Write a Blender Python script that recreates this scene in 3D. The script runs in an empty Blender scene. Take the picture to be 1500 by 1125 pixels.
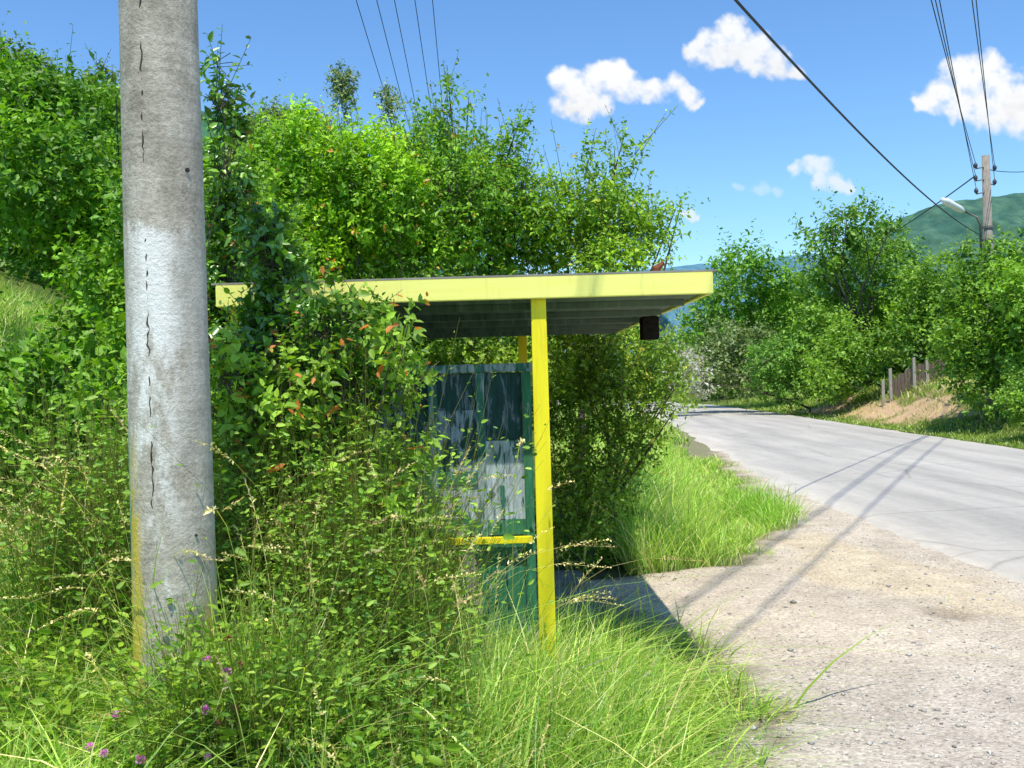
import bpy, math
import numpy as np
from mathutils import Matrix, Vector

C = bpy.context.scene.collection
RNG = np.random.default_rng(7)
F, CX, CY, EYE = 1450.0, 750.0, 562.5, 1.65
ROLL = math.radians(-1.6)
SR, CR = math.sin(ROLL), math.cos(ROLL)

def P(px, py, Y):
    """point of the place that the photograph shows at px,py, standing Y metres away"""
    u, v = (px-CX)/F, (CY-py)/F
    return np.array([(u*CR-v*SR)*Y, Y, (u*SR+v*CR)*Y+EYE])

# ------------------------------------------------------------------ noise
def _hash(ix, iy, iz, seed):
    n = (ix*374761393 + iy*668265263 + iz*2147483647 + seed*144269504) & 0xffffffff
    n = ((n ^ (n >> 13))*1274126177) & 0xffffffff
    return ((n ^ (n >> 16)) & 0xffffff)/float(0xffffff)
def vnoise(x, y, z=0.0, seed=0):
    x = np.asarray(x, float); y = np.asarray(y, float); z = np.zeros_like(x)+z
    ix, iy, iz = np.floor(x).astype(np.int64), np.floor(y).astype(np.int64), np.floor(z).astype(np.int64)
    fx, fy, fz = x-ix, y-iy, z-iz
    fx, fy, fz = fx*fx*(3-2*fx), fy*fy*(3-2*fy), fz*fz*(3-2*fz)
    r = 0
    for a in (0, 1):
        for b in (0, 1):
            for c in (0, 1):
                r = r+_hash(ix+a, iy+b, iz+c, seed)*(fx if a else 1-fx)*(fy if b else 1-fy)*(fz if c else 1-fz)
    return r
def fbm(x, y, z=0.0, o=4, seed=0):
    r, a, t = 0, 1.0, 0
    for k in range(o):
        r = r+a*vnoise(x*2**k, y*2**k, z*2**k, seed+k*17); t += a; a *= .5
    return r/t
def sstep(t):
    t = np.clip(t, 0, 1); return t*t*(3-2*t)
def nrm(v):
    return v/np.maximum(np.linalg.norm(v, axis=-1, keepdims=True), 1e-9)

# ------------------------------------------------------------------ land
_ys = np.linspace(-40, 130, 341)
def _smooth(a, n=15):
    p = np.pad(a, n, mode='edge'); return np.convolve(p, np.ones(2*n+1)/(2*n+1), 'valid')
_xn = _smooth(np.interp(_ys, [-40, 12, 20, 30, 44, 58, 70, 85, 100, 130], [3.5, 3.55, 4.2, 5.3, 6.3, 6.0, 3.5, -5, -18, -60]), 8)
_xf = _smooth(np.interp(_ys, [-40, 20, 32, 45, 60, 75, 90, 105, 130], [10.1, 10.3, 11, 11.8, 12.3, 11, 5, -8, -45]), 8)
def xn(y): return np.interp(y, _ys, _xn)
def xf(y): return np.interp(y, _ys, _xf)
def H(x, y):
    x = np.asarray(x, float); y = np.asarray(y, float)
    m = 0.40*sstep((0.35-x)/1.5)*(1-sstep((y-4.2)/.8)*sstep((x+2.3)/.6))
    hill = np.clip(0.42*(xn(y)-5.6-x), 0, 7)*sstep((y-4.5)/5)
    hill = hill + 0.5*sstep((-x-2.2)/1.5)*sstep((y-3.5)/3)
    t = x-xf(y)-0.9
    bank = 1.35*sstep(t/3.6)*(1-.75*sstep((y-40)/12)) + 1.6*sstep((t-3)/30)
    bump = (fbm(x*.8, y*.8, 0, 3, 5)-.5)*.10*(sstep((xn(y)-2.3-x)/1.2)+sstep(t/1.5))
    bump = bump + (fbm(x*.35, y*.35, 0, 3, 9)-.5)*.5*sstep(t/2)
    return m+hill+bank+bump

# ------------------------------------------------------------------ object helpers
def link(name, me, mat=None, parent=None, smooth=False):
    o = bpy.data.objects.new(name, me); C.objects.link(o)
    if mat is not None: me.materials.append(mat)
    if parent is not None: o.parent = parent
    if smooth: me.polygons.foreach_set('use_smooth', np.ones(len(me.polygons), bool))
    return o
def tag(o, label=None, cat=None, group=None, kind=None):
    if label: o['label'] = label
    if cat: o['category'] = cat
    if group: o['group'] = group
    if kind: o['kind'] = kind
    return o
def empty(name, loc=(0, 0, 0)):
    o = bpy.data.objects.new(name, None); C.objects.link(o); o.location = [float(v) for v in loc]; o.empty_display_size = .1
    bpy.context.view_layer.update()
    return o
def child(o, root):
    """parent o (built in world space) to root at root's place"""
    o.parent = root
    o.matrix_parent_inverse = Matrix.Translation(-Vector(root.location))
    return o
def npmesh(name, V, T, col=None):
    me = bpy.data.meshes.new(name)
    V = np.ascontiguousarray(V, np.float32); T = np.ascontiguousarray(T, np.int32); k = T.shape[1]
    me.vertices.add(len(V)); me.vertices.foreach_set('co', V.ravel())
    me.loops.add(T.size); me.loops.foreach_set('vertex_index', T.ravel())
    me.polygons.add(len(T)); me.polygons.foreach_set('loop_start', np.arange(0, T.size, k, dtype=np.int32))
    me.polygons.foreach_set('loop_total', np.full(len(T), k, np.int32))
    if col is not None:
        a = me.color_attributes.new('tint', 'FLOAT_COLOR', 'POINT')
        c = np.ones((len(V), 4), np.float32); c[:, :col.shape[1]] = col
        a.data.foreach_set('color', c.ravel())
    me.update(calc_edges=True)
    return me
class MB:
    """collects simple solids into one mesh"""
    def __init__(s): s.v = []; s.f = []
    def add(s, v, f):
        n = len(s.v); s.v += [tuple(map(float, q)) for q in v]; s.f += [tuple(n+i for i in g) for g in f]
    def hexa(s, b, t):
        s.add(list(b)+list(t), [(3, 2, 1, 0), (4, 5, 6, 7), (0, 1, 5, 4), (1, 2, 6, 5), (2, 3, 7, 6), (3, 0, 4, 7)])
    def box(s, x0, x1, y0, y1, z0, z1):
        s.hexa([(x0, y0, z0), (x1, y0, z0), (x1, y1, z0), (x0, y1, z0)], [(x0, y0, z1), (x1, y0, z1), (x1, y1, z1), (x0, y1, z1)])
    def obox(s, a, b, w, h, up=(0, 0, 1)):
        a, b = Vector(a), Vector(b); d = (b-a).normalized(); x = d.cross(Vector(up)).normalized(); u = x.cross(d)
        q = [a-x*w/2-u*h/2, a+x*w/2-u*h/2, a+x*w/2+u*h/2, a-x*w/2+u*h/2]; e = b-a
        s.hexa(q, [p+e for p in q])
    def tube(s, pts, rad, n=8, cap=True):
        pts = [Vector([float(c) for c in p]) for p in pts]; rings = []
        if not hasattr(rad, '__len__'): rad = [rad]*len(pts)
        for i, p in enumerate(pts):
            d = (pts[min(i+1, len(pts)-1)]-pts[max(i-1, 0)]).normalized()
            r = Vector((1, 0, 0)) if abs(d.x) < .8 else Vector((0, 1, 0))
            x = d.cross(r).normalized(); y = d.cross(x)
            rings.append([p+(x*math.cos(2*math.pi*k/n)+y*math.sin(2*math.pi*k/n))*rad[i] for k in range(n)])
        v = [q for r_ in rings for q in r_]; f = []
        for i in range(len(pts)-1):
            for k in range(n):
                f.append((i*n+k, i*n+(k+1) % n, (i+1)*n+(k+1) % n, (i+1)*n+k))
        if cap: f += [tuple(range(n))[::-1], tuple((len(pts)-1)*n+k for k in range(n))]
        s.add(v, f)
    def build(s, name, mat, parent=None, smooth=False, bevel=0):
        me = bpy.data.meshes.new(name); me.from_pydata(s.v, [], s.f); me.update()
        import bmesh
        bm = bmesh.new(); bm.from_mesh(me); bmesh.ops.recalc_face_normals(bm, faces=bm.faces)
        if bevel: bmesh.ops.bevel(bm, geom=list(bm.edges), offset=bevel, segments=2, affect='EDGES')
        bm.to_mesh(me); bm.free()
        o = link(name, me, mat, None, smooth)
        if parent is not None: child(o, parent)
        return o

# ------------------------------------------------------------------ materials
def newmat(name):
    m = bpy.data.materials.new(name); m.use_nodes = True; nt = m.node_tree
    nt.nodes.clear(); return m, nt
def N(nt, t, **kw):
    n = nt.nodes.new(t)
    for k, v in kw.items():
        if k.startswith('_'): setattr(n, k[1:], v)
        else:
            n.inputs[k.replace('__', ' ')].default_value = v
    return n
def L(nt, a, b): nt.links.new(a, b)
def ramp(nt, fac, stops, interp='LINEAR'):
    r = nt.nodes.new('ShaderNodeValToRGB'); r.color_ramp.interpolation = interp
    e = r.color_ramp.elements
    while len(e) < len(stops): e.new(.5)
    for q, (p, c) in zip(e, stops): q.position = p; q.color = (*c, 1) if len(c) == 3 else c
    L(nt, fac, r.inputs[0]); return r.outputs[0]
def noise(nt, vec, scale, detail=4, rough=.55, dist=0):
    n = N(nt, 'ShaderNodeTexNoise', Scale=scale, Detail=detail, Roughness=rough, Distortion=dist)
    if vec is not None: L(nt, vec, n.inputs['Vector'])
    return n.outputs['Fac']
def mapping(nt, vec, scale=(1, 1, 1), loc=(0, 0, 0)):
    m = N(nt, 'ShaderNodeMapping'); m.inputs['Scale'].default_value = scale; m.inputs['Location'].default_value = loc
    L(nt, vec, m.inputs['Vector']); return m.outputs[0]
def mix(nt, fac, a, b, mode='MIX'):
    m = nt.nodes.new('ShaderNodeMix'); m.data_type = 'RGBA'; m.blend_type = mode
    for s, v in ((m.inputs[0], fac), (m.inputs[6], a), (m.inputs[7], b)):
        if hasattr(v, 'is_output'): L(nt, v, s)
        else: s.default_value = v if not isinstance(v, tuple) else ((*v, 1) if len(v) == 3 else v)
    return m.outputs[2]
def math_(nt, op, a, b=0.0, clamp=False):
    m = nt.nodes.new('ShaderNodeMath'); m.operation = op; m.use_clamp = clamp
    for s, v in ((m.inputs[0], a), (m.inputs[1], b)):
        if hasattr(v, 'is_output'): L(nt, v, s)
        else: s.default_value = v
    return m.outputs[0]
def principled(nt, col, rough=.8, spec=.3, bump=None, bstr=.3, bdist=.01, metal=0):
    b = N(nt, 'ShaderNodeBsdfPrincipled'); o = N(nt, 'ShaderNodeOutputMaterial')
    if hasattr(col, 'is_output'): L(nt, col, b.inputs['Base Color'])
    else: b.inputs['Base Color'].default_value = (*col, 1)
    if hasattr(rough, 'is_output'): L(nt, rough, b.inputs['Roughness'])
    else: b.inputs['Roughness'].default_value = rough
    b.inputs['Specular IOR Level'].default_value = spec; b.inputs['Metallic'].default_value = metal
    if bump is not None:
        n = N(nt, 'ShaderNodeBump', Strength=bstr, Distance=bdist); L(nt, bump, n.inputs['Height']); L(nt, n.outputs[0], b.inputs['Normal'])
    L(nt, b.outputs[0], o.inputs[0]); return b
def objcoord(nt): return N(nt, 'ShaderNodeTexCoord').outputs['Object']
def sep(nt, v):
    s = N(nt, 'ShaderNodeSeparateXYZ'); L(nt, v, s.inputs[0]); return s.outputs

def mat_leaf(name, trans=.38, gloss=.03, rough=.5, mul=(2.25, 2.0, .98)):
    m, nt = newmat(name)
    at = N(nt, 'ShaderNodeAttribute', _attribute_name='tint').outputs['Color']
    d = N(nt, 'ShaderNodeBsdfDiffuse'); at = mix(nt, 1.0, at, mul, 'MULTIPLY'); L(nt, at, d.inputs[0])
    t = N(nt, 'ShaderNodeBsdfTranslucent'); L(nt, mix(nt, 1.0, at, (1.05, 1.05, .55), 'MULTIPLY'), t.inputs[0])
    g = N(nt, 'ShaderNodeBsdfGlossy', Roughness=rough); g.inputs[0].default_value = (1, 1, .9, 1)
    a = N(nt, 'ShaderNodeMixShader', Fac=trans); L(nt, d.outputs[0], a.inputs[1]); L(nt, t.outputs[0], a.inputs[2])
    b = N(nt, 'ShaderNodeMixShader', Fac=gloss); L(nt, a.outputs[0], b.inputs[1]); L(nt, g.outputs[0], b.inputs[2])
    o = N(nt, 'ShaderNodeOutputMaterial'); L(nt, b.outputs[0], o.inputs[0]); return m
M = {}
M['leaf'] = mat_leaf('leaf'); M['leaf_shiny'] = mat_leaf('leaf_shiny', .28, .08, .36); M['grass'] = mat_leaf('grass_blade', .40, .045, .42, (2.15, 2.05, 1.35))

def mk_bark():
    m, nt = newmat('bark'); v = objcoord(nt)
    n = noise(nt, mapping(nt, v, (9, 9, 2)), 3, 5)
    principled(nt, ramp(nt, n, [(.3, (.05, .04, .03)), (.7, (.17, .14, .11))]), .9, .1, n, .6, .02); return m
M['bark'] = mk_bark()

def mk_soil():
    m, nt = newmat('soil_and_turf'); v = objcoord(nt)
    at = N(nt, 'ShaderNodeAttribute', _attribute_name='tint').outputs['Color']
    n = noise(nt, v, 14, 5, .65); n2 = noise(nt, v, 120, 3)
    c = mix(nt, 1.0, at, ramp(nt, n, [(.3, (.55, .6, .5)), (.7, (1.3, 1.25, 1.2))]), 'MULTIPLY')
    c = mix(nt, 1.0, c, ramp(nt, n2, [(.3, (.7, .7, .7)), (.7, (1.25, 1.25, 1.25))]), 'MULTIPLY')
    principled(nt, c, .95, .1, n2, .6, .02); return m
M['soil'] = mk_soil()

def mk_gravel():
    m, nt = newmat('gravel_dirt'); v = objcoord(nt)
    at = N(nt, 'ShaderNodeAttribute', _attribute_name='tint').outputs['Color']
    vo = N(nt, 'ShaderNodeTexVoronoi', Scale=62.0, Randomness=1.0); L(nt, v, vo.inputs['Vector'])
    n = noise(nt, v, 35, 6, .7); n2 = noise(nt, v, 3.5, 5, .6)
    c = mix(nt, 1.0, at, ramp(nt, vo.outputs['Color'], [(0, (.72, .71, .70)), (1, (1.2, 1.2, 1.2))]), 'MULTIPLY')
    c = mix(nt, 1.0, c, ramp(nt, n, [(.32, (.78, .77, .76)), (.55, (1.0, 1.0, 1.0)), (.75, (1.15, 1.14, 1.12))]), 'MULTIPLY')
    c = mix(nt, 1.0, c, ramp(nt, n2, [(.3, (.84, .82, .80)), (.7, (1.1, 1.1, 1.1))]), 'MULTIPLY')
    hgt = math_(nt, 'ADD', math_(nt, 'MULTIPLY', vo.outputs['Distance'], -1.0), n)
    principled(nt, c, .95, .1, hgt, .7, .012); return m
M['gravel'] = mk_gravel()

def mk_asphalt():
    m, nt = newmat('worn_asphalt'); v = objcoord(nt)
    at = N(nt, 'ShaderNodeAttribute', _attribute_name='tint').outputs['Color']
    n = noise(nt, v, 160, 3, .7); n2 = noise(nt, mapping(nt, v, (1.6, .18, 1)), 1.4, 5, .6); n3 = noise(nt, v, 9, 5, .6)
    c = mix(nt, 1.0, at, ramp(nt, n, [(.3, (.78, .78, .78)), (.7, (1.18, 1.18, 1.18))]), 'MULTIPLY')
    c = mix(nt, 1.0, c, ramp(nt, n2, [(.3, (.80, .80, .81)), (.7, (1.1, 1.09, 1.08))]), 'MULTIPLY')
    c = mix(nt, 1.0, c, ramp(nt, n3, [(.3, (.92, .92, .92)), (.7, (1.05, 1.05, 1.05))]), 'MULTIPLY')
    vo = N(nt, 'ShaderNodeTexVoronoi', Scale=.35, _feature='DISTANCE_TO_EDGE')
    L(nt, mix(nt, .08, v, N(nt, 'ShaderNodeTexNoise', Scale=1.5).outputs['Color']), vo.inputs['Vector'])
    cr = ramp(nt, vo.outputs['Distance'], [(.0, (.72, .72, .72)), (.006, (.98, .98, .98)), (.02, (1, 1, 1))])
    c = mix(nt, 1.0, c, cr, 'MULTIPLY')
    principled(nt, c, .9, .2, n, .35, .006); return m
M['asphalt'] = mk_asphalt()

def mk_concrete():
    m, nt = newmat('pole_concrete'); v = objcoord(nt); s0 = sep(nt, v)
    s = [math_(nt, 'ADD', math_(nt, 'MULTIPLY', s0[0], .945), math_(nt, 'MULTIPLY', s0[1], .327)), s0[1], s0[2]]
    n = noise(nt, mapping(nt, v, (1, 1, .5)), 9, 6, .65); n2 = noise(nt, v, 70, 4, .7)
    band = noise(nt, mapping(nt, v, (2, 2, 45)), 1.2, 3)
    c = ramp(nt, n, [(.3, (.34, .30, .24)), (.5, (.50, .45, .37)), (.72, (.64, .58, .49))])
    c = mix(nt, 1.0, c, ramp(nt, n2, [(.3, (.75, .74, .72)), (.65, (1.12, 1.12, 1.12))]), 'MULTIPLY')
    c = mix(nt, 1.0, c, ramp(nt, band, [(.35, (.86, .85, .84)), (.65, (1.06, 1.06, 1.06))]), 'MULTIPLY')
    # whitewash below z 2.25, strongest at its top, wearing off downwards (object z = metres above pole base)
    z = s[2]
    top = math_(nt, 'SUBTRACT', 2.22, z)
    wn = noise(nt, mapping(nt, v, (1.6, 1.6, .6)), 6, 8, .72)
    edge = math_(nt, 'ADD', top, math_(nt, 'MULTIPLY', math_(nt, 'SUBTRACT', wn, .5), .9))
    e1 = math_(nt, 'MULTIPLY', edge, 14.0, True)
    fall = ramp(nt, math_(nt, 'DIVIDE', top, 1.6), [(0, (1, 1, 1)), (.13, (.85, .85, .85)), (.28, (.55, .55, .55)), (.6, (.47, .47, .47)), (.85, (.38, .38, .38)), (1, (.15, .15, .15))])
    worn = ramp(nt, math_(nt, 'ADD', wn, math_(nt, 'SUBTRACT', fall, .5)), [(.46, (0, 0, 0)), (.60, (1, 1, 1))])
    # only towards the middle/left of the side that faces the road bend
    wnx = math_(nt, 'MULTIPLY', math_(nt, 'SUBTRACT', wn, .5), .7)
    side = ramp(nt, math_(nt, 'ADD', math_(nt, 'ADD', math_(nt, 'MULTIPLY', s[0], 3.2), .5), wnx), [(.05, (.1, .1, .1)), (.30, (1, 1, 1)), (.52, (.9, .9, .9)), (.66, (.25, .25, .25)), (.9, (.15, .15, .15))])
    wf = math_(nt, 'MULTIPLY', math_(nt, 'MULTIPLY', e1, worn), side, True)
    c = mix(nt, math_(nt, 'MULTIPLY', wf, .95), c, (.90, .87, .82))
    # yellow and turquoise paint down one side
    yn = noise(nt, mapping(nt, v, (3, 3, 1.0)), 5, 4, .6)
    xs = math_(nt, 'ADD', s[0], math_(nt, 'MULTIPLY', math_(nt, 'SUBTRACT', yn, .5), .06))
    ymask = ramp(nt, math_(nt, 'ADD', math_(nt, 'MULTIPLY', xs, 5), 1), [(.40, (1, 1, 1)), (.46, (.6, .6, .6)), (.52, (0, 0, 0))])
    ylow = math_(nt, 'MULTIPLY', math_(nt, 'SUBTRACT', 1.62, z), 3.0, True)
    ypat = ramp(nt, math_(nt, 'ADD', yn, math_(nt, 'MULTIPLY', math_(nt, 'SUBTRACT', 1.1, z), .35)), [(.34, (0, 0, 0)), (.48, (1, 1, 1))])
    c = mix(nt, math_(nt, 'MULTIPLY', math_(nt, 'MULTIPLY', ymask, ylow), ypat), c, (.60, .47, .07))
    tm = math_(nt, 'MULTIPLY', math_(nt, 'SUBTRACT', -.132, s[0]), 110, True)
    tz = math_(nt, 'MULTIPLY', math_(nt, 'SUBTRACT', 1.6, z), 6, True); tz2 = math_(nt, 'MULTIPLY', math_(nt, 'SUBTRACT', z, .95), 6, True)
    c = mix(nt, math_(nt, 'MULTIPLY', math_(nt, 'MULTIPLY', tm, tz), tz2), c, (.08, .38, .33))
    # yellow smudge, low on the other side
    r1 = math_(nt, 'MULTIPLY', math_(nt, 'SUBTRACT', s[0], .07), 20, True); r2 = math_(nt, 'SUBTRACT', 1, math_(nt, 'MULTIPLY', math_(nt, 'ABSOLUTE', math_(nt, 'SUBTRACT', z, .82)), 6), True)
    c = mix(nt, math_(nt, 'MULTIPLY', math_(nt, 'MULTIPLY', r1, r2), ramp(nt, yn, [(.38, (0, 0, 0)), (.52, (1, 1, 1))])), c, (.6, .45, .04))
    hh = math_(nt, 'ADD', n2, math_(nt, 'MULTIPLY', n, 1.2))
    principled(nt, c, .9, .15, hh, .55, .01); return m
M['concrete'] = mk_concrete()
def mk_plain(name, c0, c1, scale=12, rough=.7, spec=.25, stretch=(1, 1, 1), bs=.25, metal=0):
    m, nt = newmat(name); v = objcoord(nt)
    n = noise(nt, mapping(nt, v, stretch), scale, 5, .6)
    principled(nt, ramp(nt, n, [(.3, c0), (.7, c1)]), rough, spec, n, bs, .006, metal); return m
M['crack'] = mk_plain('crack_dark', (.02, .02, .02), (.08, .07, .05))
M['greypole'] = mk_plain('weathered_pole', (.20, .17, .14), (.36, .32, .27), 6, .9, .1, (3, 3, 1))
M['wire'] = mk_plain('wire', (.03, .03, .04), (.06, .06, .07), 5, .5)
M['insulator'] = mk_plain('insulator', (.05, .045, .06), (.12, .1, .11), 20, .25, .5)
M['lamp'] = mk_plain('lamp_shell', (.75, .75, .74), (.85, .85, .85), 5, .35, .5)
M['steel'] = mk_plain('steel', (.14, .12, .10), (.25, .22, .19), 20, .6, .4)
M['darkwood'] = mk_plain('dark_wood', (.012, .009, .007), (.035, .025, .018), 14, .9, .1, (1, 1, 6))
M['oldwood'] = mk_plain('old_wood', (.20, .18, .16), (.40, .38, .35), 9, .9, .1, (8, 8, 1))
M['fencewood'] = mk_plain('fence_wood', (.11, .08, .06), (.22, .17, .13), 7, .9, .1, (6, 6, 1))
M['palewood'] = mk_plain('pale_post', (.28, .25, .2), (.48, .44, .36), 7, .85, .1, (6, 6, 1))
M['rust'] = mk_plain('rusty_iron', (.10, .03, .015), (.25, .09, .04), 30, .9, .1)
M['slab'] = mk_plain('floor_slab', (.22, .20, .18), (.36, .34, .31), 5, .9, .1)

def mk_yellow(name, base, dark, stretch):
    m, nt = newmat(name); v = objcoord(nt)
    n = noise(nt, mapping(nt, v, stretch), 3, 6, .6); n2 = noise(nt, v, 45, 4, .7)
    c = ramp(nt, n, [(.25, dark), (.5, base), (.8, tuple(min(1, k*1.08) for k in base))])
    dr = noise(nt, mapping(nt, v, (9, 9, .7)), 2.5, 6, .7); c = mix(nt, ramp(nt, dr, [(.56, (0, 0, 0)), (.75, (.38, .38, .38))]), c, (.42, .34, .10))
    chips = ramp(nt, n2, [(.73, (0, 0, 0)), (.78, (1, 1, 1))])
    c = mix(nt, math_(nt, 'MULTIPLY', chips, .5), c, (.35, .3, .12))
    principled(nt, c, .5, .3, n, .2, .004); return m
M['fascia'] = mk_yellow('yellow_fascia_paint', (.98, .93, .24), (.94, .87, .16), (.6, .6, 12))
M['postyellow'] = mk_yellow('yellow_post_paint', (.95, .82, .02), (.80, .66, .012), (10, 10, .8))
def mk_underside():
    m, nt = newmat('soffit_green'); v = objcoord(nt)
    n = noise(nt, mapping(nt, v, (14, .8, 1)), 2, 5, .6); x = sep(nt, v)[0]
    w = N(nt, 'ShaderNodeTexWave', Scale=1.6); L(nt, v, w.inputs['Vector'])
    c = ramp(nt, n, [(.3, (.05, .10, .065)), (.6, (.10, .17, .12)), (.8, (.24, .27, .23))])
    c = mix(nt, ramp(nt, math_(nt, 'MULTIPLY', x, .8), [(.1, (0, 0, 0)), (.5, (.6, .6, .6))]), c, (.22, .26, .22))  # greyer towards the road: light bounced off the ground, painted into the colour
    principled(nt, c, .8, .2, w.outputs['Fac'], .5, .01); return m
M['soffit'] = mk_underside()
def mk_peel(name, green, amount, whiteness):
    m, nt = newmat(name); v = objcoord(nt)
    n = noise(nt, mapping(nt, v, (7, 7, 1.6)), 3.0, 7, .68, .6); n2 = noise(nt, mapping(nt, v, (16, 16, 2)), 4, 5, .6)
    g = ramp(nt, n2, [(.3, tuple(k*.55 for k in green)), (.6, green), (.8, tuple(k*1.5 for k in green))])
    w = ramp(nt, n2, [(.25, tuple(k*.45 for k in whiteness)), (.6, whiteness), (.8, tuple(min(.85, k*1.25) for k in whiteness))])
    msk = ramp(nt, n, [(amount-.025, (1, 1, 1)), (amount+.025, (0, 0, 0))])
    c = mix(nt, msk, g, w)
    dk = ramp(nt, noise(nt, mapping(nt, v, (22, 22, 1.2)), 2.2, 5, .7), [(.63, (0, 0, 0)), (.68, (1, 1, 1))])
    c = mix(nt, dk, c, (.02, .03, .03))
    principled(nt, c, .7, .25, n, .5, .006); return m
M['green'] = mk_peel('green_paint', (.045, .21, .105), .40, (.36, .44, .40))
M['peel'] = mk_peel('peeling_panel', (.045, .16, .11), .555, (.50, .58, .60))
M['peel_mid'] = mk_peel('half_peeled_panel', (.03, .09, .075), .47, (.34, .42, .48))
M['frame_peel'] = mk_peel('frame_paint', (.05, .20, .13), .50, (.36, .44, .44))
M['peel_dark'] = mk_peel('dark_panel', (.022, .075, .065), .45, (.17, .22, .25))

def mk_attr(name, rough=.9, spec=.1, sc=0, bs=0):
    m, nt = newmat(name)
    at = N(nt, 'ShaderNodeAttribute', _attribute_name='tint').outputs['Color']
    if sc:
        n = noise(nt, objcoord(nt), sc, 6, .7)
        at = mix(nt, 1.0, at, ramp(nt, n, [(.35, (.72, .76, .78)), (.65, (1.25, 1.22, 1.15))]), 'MULTIPLY')
    principled(nt, at, rough, spec); return m
M['stone'] = mk_attr('stone')
M['hills'] = mk_attr('hill_forest', 1, 0, .02)
M['petal'] = mk_plain('clover_pink', (.70, .16, .50), (.90, .42, .72), 60, .7)
M['petal_old'] = mk_plain('clover_faded', (.30, .10, .07), (.45, .2, .1), 60, .8)
M['stem'] = mk_plain('stem_green', (.06, .13, .03), (.12, .22, .05), 30, .7)
M['flower_yellow'] = mk_plain('flower_yellow', (.8, .62, .03), (.9, .75, .06), 30, .6)

def mk_cloud():
    m, nt = newmat('cloud_vapour')
    at = N(nt, 'ShaderNodeAttribute', _attribute_name='tint')
    e = N(nt, 'ShaderNodeEmission', Strength=1.0); L(nt, at.outputs['Color'], e.inputs[0])  # cloud sheets glow by emission; their shading is painted into the tint
    t = N(nt, 'ShaderNodeBsdfTransparent'); a = N(nt, 'ShaderNodeMixShader')
    L(nt, at.outputs['Alpha'], a.inputs[0]); L(nt, t.outputs[0], a.inputs[1]); L(nt, e.outputs[0], a.inputs[2])
    o = N(nt, 'ShaderNodeOutputMaterial'); L(nt, a.outputs[0], o.inputs[0]); return m
M['cloud'] = mk_cloud()

# ------------------------------------------------------------------ sky, sun, camera
sc = bpy.context.scene
w = bpy.data.worlds.new('World'); sc.world = w; w.use_nodes = True; nt = w.node_tree
ELEV = math.radians(67.5)
sky = nt.nodes.new('ShaderNodeTexSky'); sky.sky_type = 'NISHITA'; sky.sun_disc = False
sky.sun_elevation = ELEV; sky.sun_rotation = math.radians(184); sky.air_density = 1.15; sky.dust_density = .35; sky.ozone_density = 2.2; sky.altitude = 400
hs = nt.nodes.new('ShaderNodeHueSaturation'); hs.inputs['Saturation'].default_value = 1.12; hs.inputs['Hue'].default_value = .508
bg = nt.nodes['Background']; bg.inputs[1].default_value = .145
nt.links.new(sky.outputs[0], hs.inputs['Color']); nt.links.new(mix(nt, 1.0, hs.outputs[0], (.96, 1.26, 1.38), 'MULTIPLY'), bg.inputs[0])
sd = Vector((.07*math.cos(ELEV), math.cos(ELEV), -math.sin(ELEV)))
sl = bpy.data.lights.new('sun', 'SUN'); sl.energy = 5.0; sl.angle = math.radians(.53); sl.color = (1, .95, .84)
so = bpy.data.objects.new('sun', sl); C.objects.link(so); so.rotation_euler = sd.to_track_quat('-Z', 'Y').to_euler(); so.location = (0, -5, 12)
cam = bpy.data.cameras.new('camera'); co = bpy.data.objects.new('camera', cam); C.objects.link(co)
cam.sensor_width = 36; cam.lens = 36*F/1500; cam.clip_end = 30000; cam.clip_start = .05
co.matrix_world = Matrix.Translation((0, 0, EYE)) @ Matrix.Rotation(math.pi/2, 4, 'X') @ Matrix.Rotation(ROLL, 4, 'Z')
sc.camera = co
sc.view_settings.view_transform = 'Standard'; sc.view_settings.look = 'None'; sc.view_settings.exposure = 0; sc.view_settings.gamma = 1
sc.cycles.max_bounces = 7; sc.cycles.transparent_max_bounces = 12; sc.cycles.diffuse_bounces = 3; sc.cycles.glossy_bounces = 2; sc.cycles.transmission_bounces = 3
sc.cycles.use_denoising = True; sc.cycles.use_adaptive_sampling = True; sc.cycles.adaptive_threshold = .02

# ------------------------------------------------------------------ ground sheets
def grid(xs, ys, zf, colf, name, mat, keep=None):
    X, Y = np.meshgrid(xs, ys); X = X.astype(float); Y = Y.astype(float)
    Z = zf(X, Y); V = np.stack([X.ravel(), Y.ravel(), Z.ravel()], 1); nx, ny = len(xs), len(ys)
    i = np.arange((ny-1)*(nx-1)); r, c = i//(nx-1), i % (nx-1); a = r*nx+c
    Q = np.stack([a, a+1, a+nx+1, a+nx], 1)
    if keep is not None: Q = Q[keep(V[Q].mean(1))]
    return link(name, npmesh(name, V, Q, colf(V)), mat, smooth=True)
def dens(a, b, n, p=1.0):
    return a+(b-a)*np.linspace(0, 1, n)**p
gx = np.unique(np.concatenate([-dens(8, 4000, 60, 3.2), np.linspace(-8, 22, 260), dens(22, 4000, 60, 3.2)]))
gy = np.unique(np.concatenate([-dens(5, 3000, 40, 3.2), np.linspace(-5, 16, 190), np.linspace(16, 60, 140), dens(60, 7000, 80, 3.2)]))
def clayf(x, y):
    t = x-xf(y)-.9; r = 0
    for ty, yy, rt_, ry, k in ((.9, 35.5, .9, 5.2, 1), (.9, 41.5, .8, 4, 1), (1.2, 31.0, .9, 2.2, .9), (3.0, 37.0, .5, 2.6, .8), (2.7, 33.0, .45, 2.2, .9), (2.0, 34.5, 1.4, 4, .35)):
        q = np.sqrt(((t-ty)/rt_)**2+((y-yy)/ry)**2); r = np.maximum(r, k*sstep(1.35-q+(fbm(x*1.6, y*.9, 0, 4, 21)-.5)*2.2))
    return np.clip(r, 0, 1)
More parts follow.
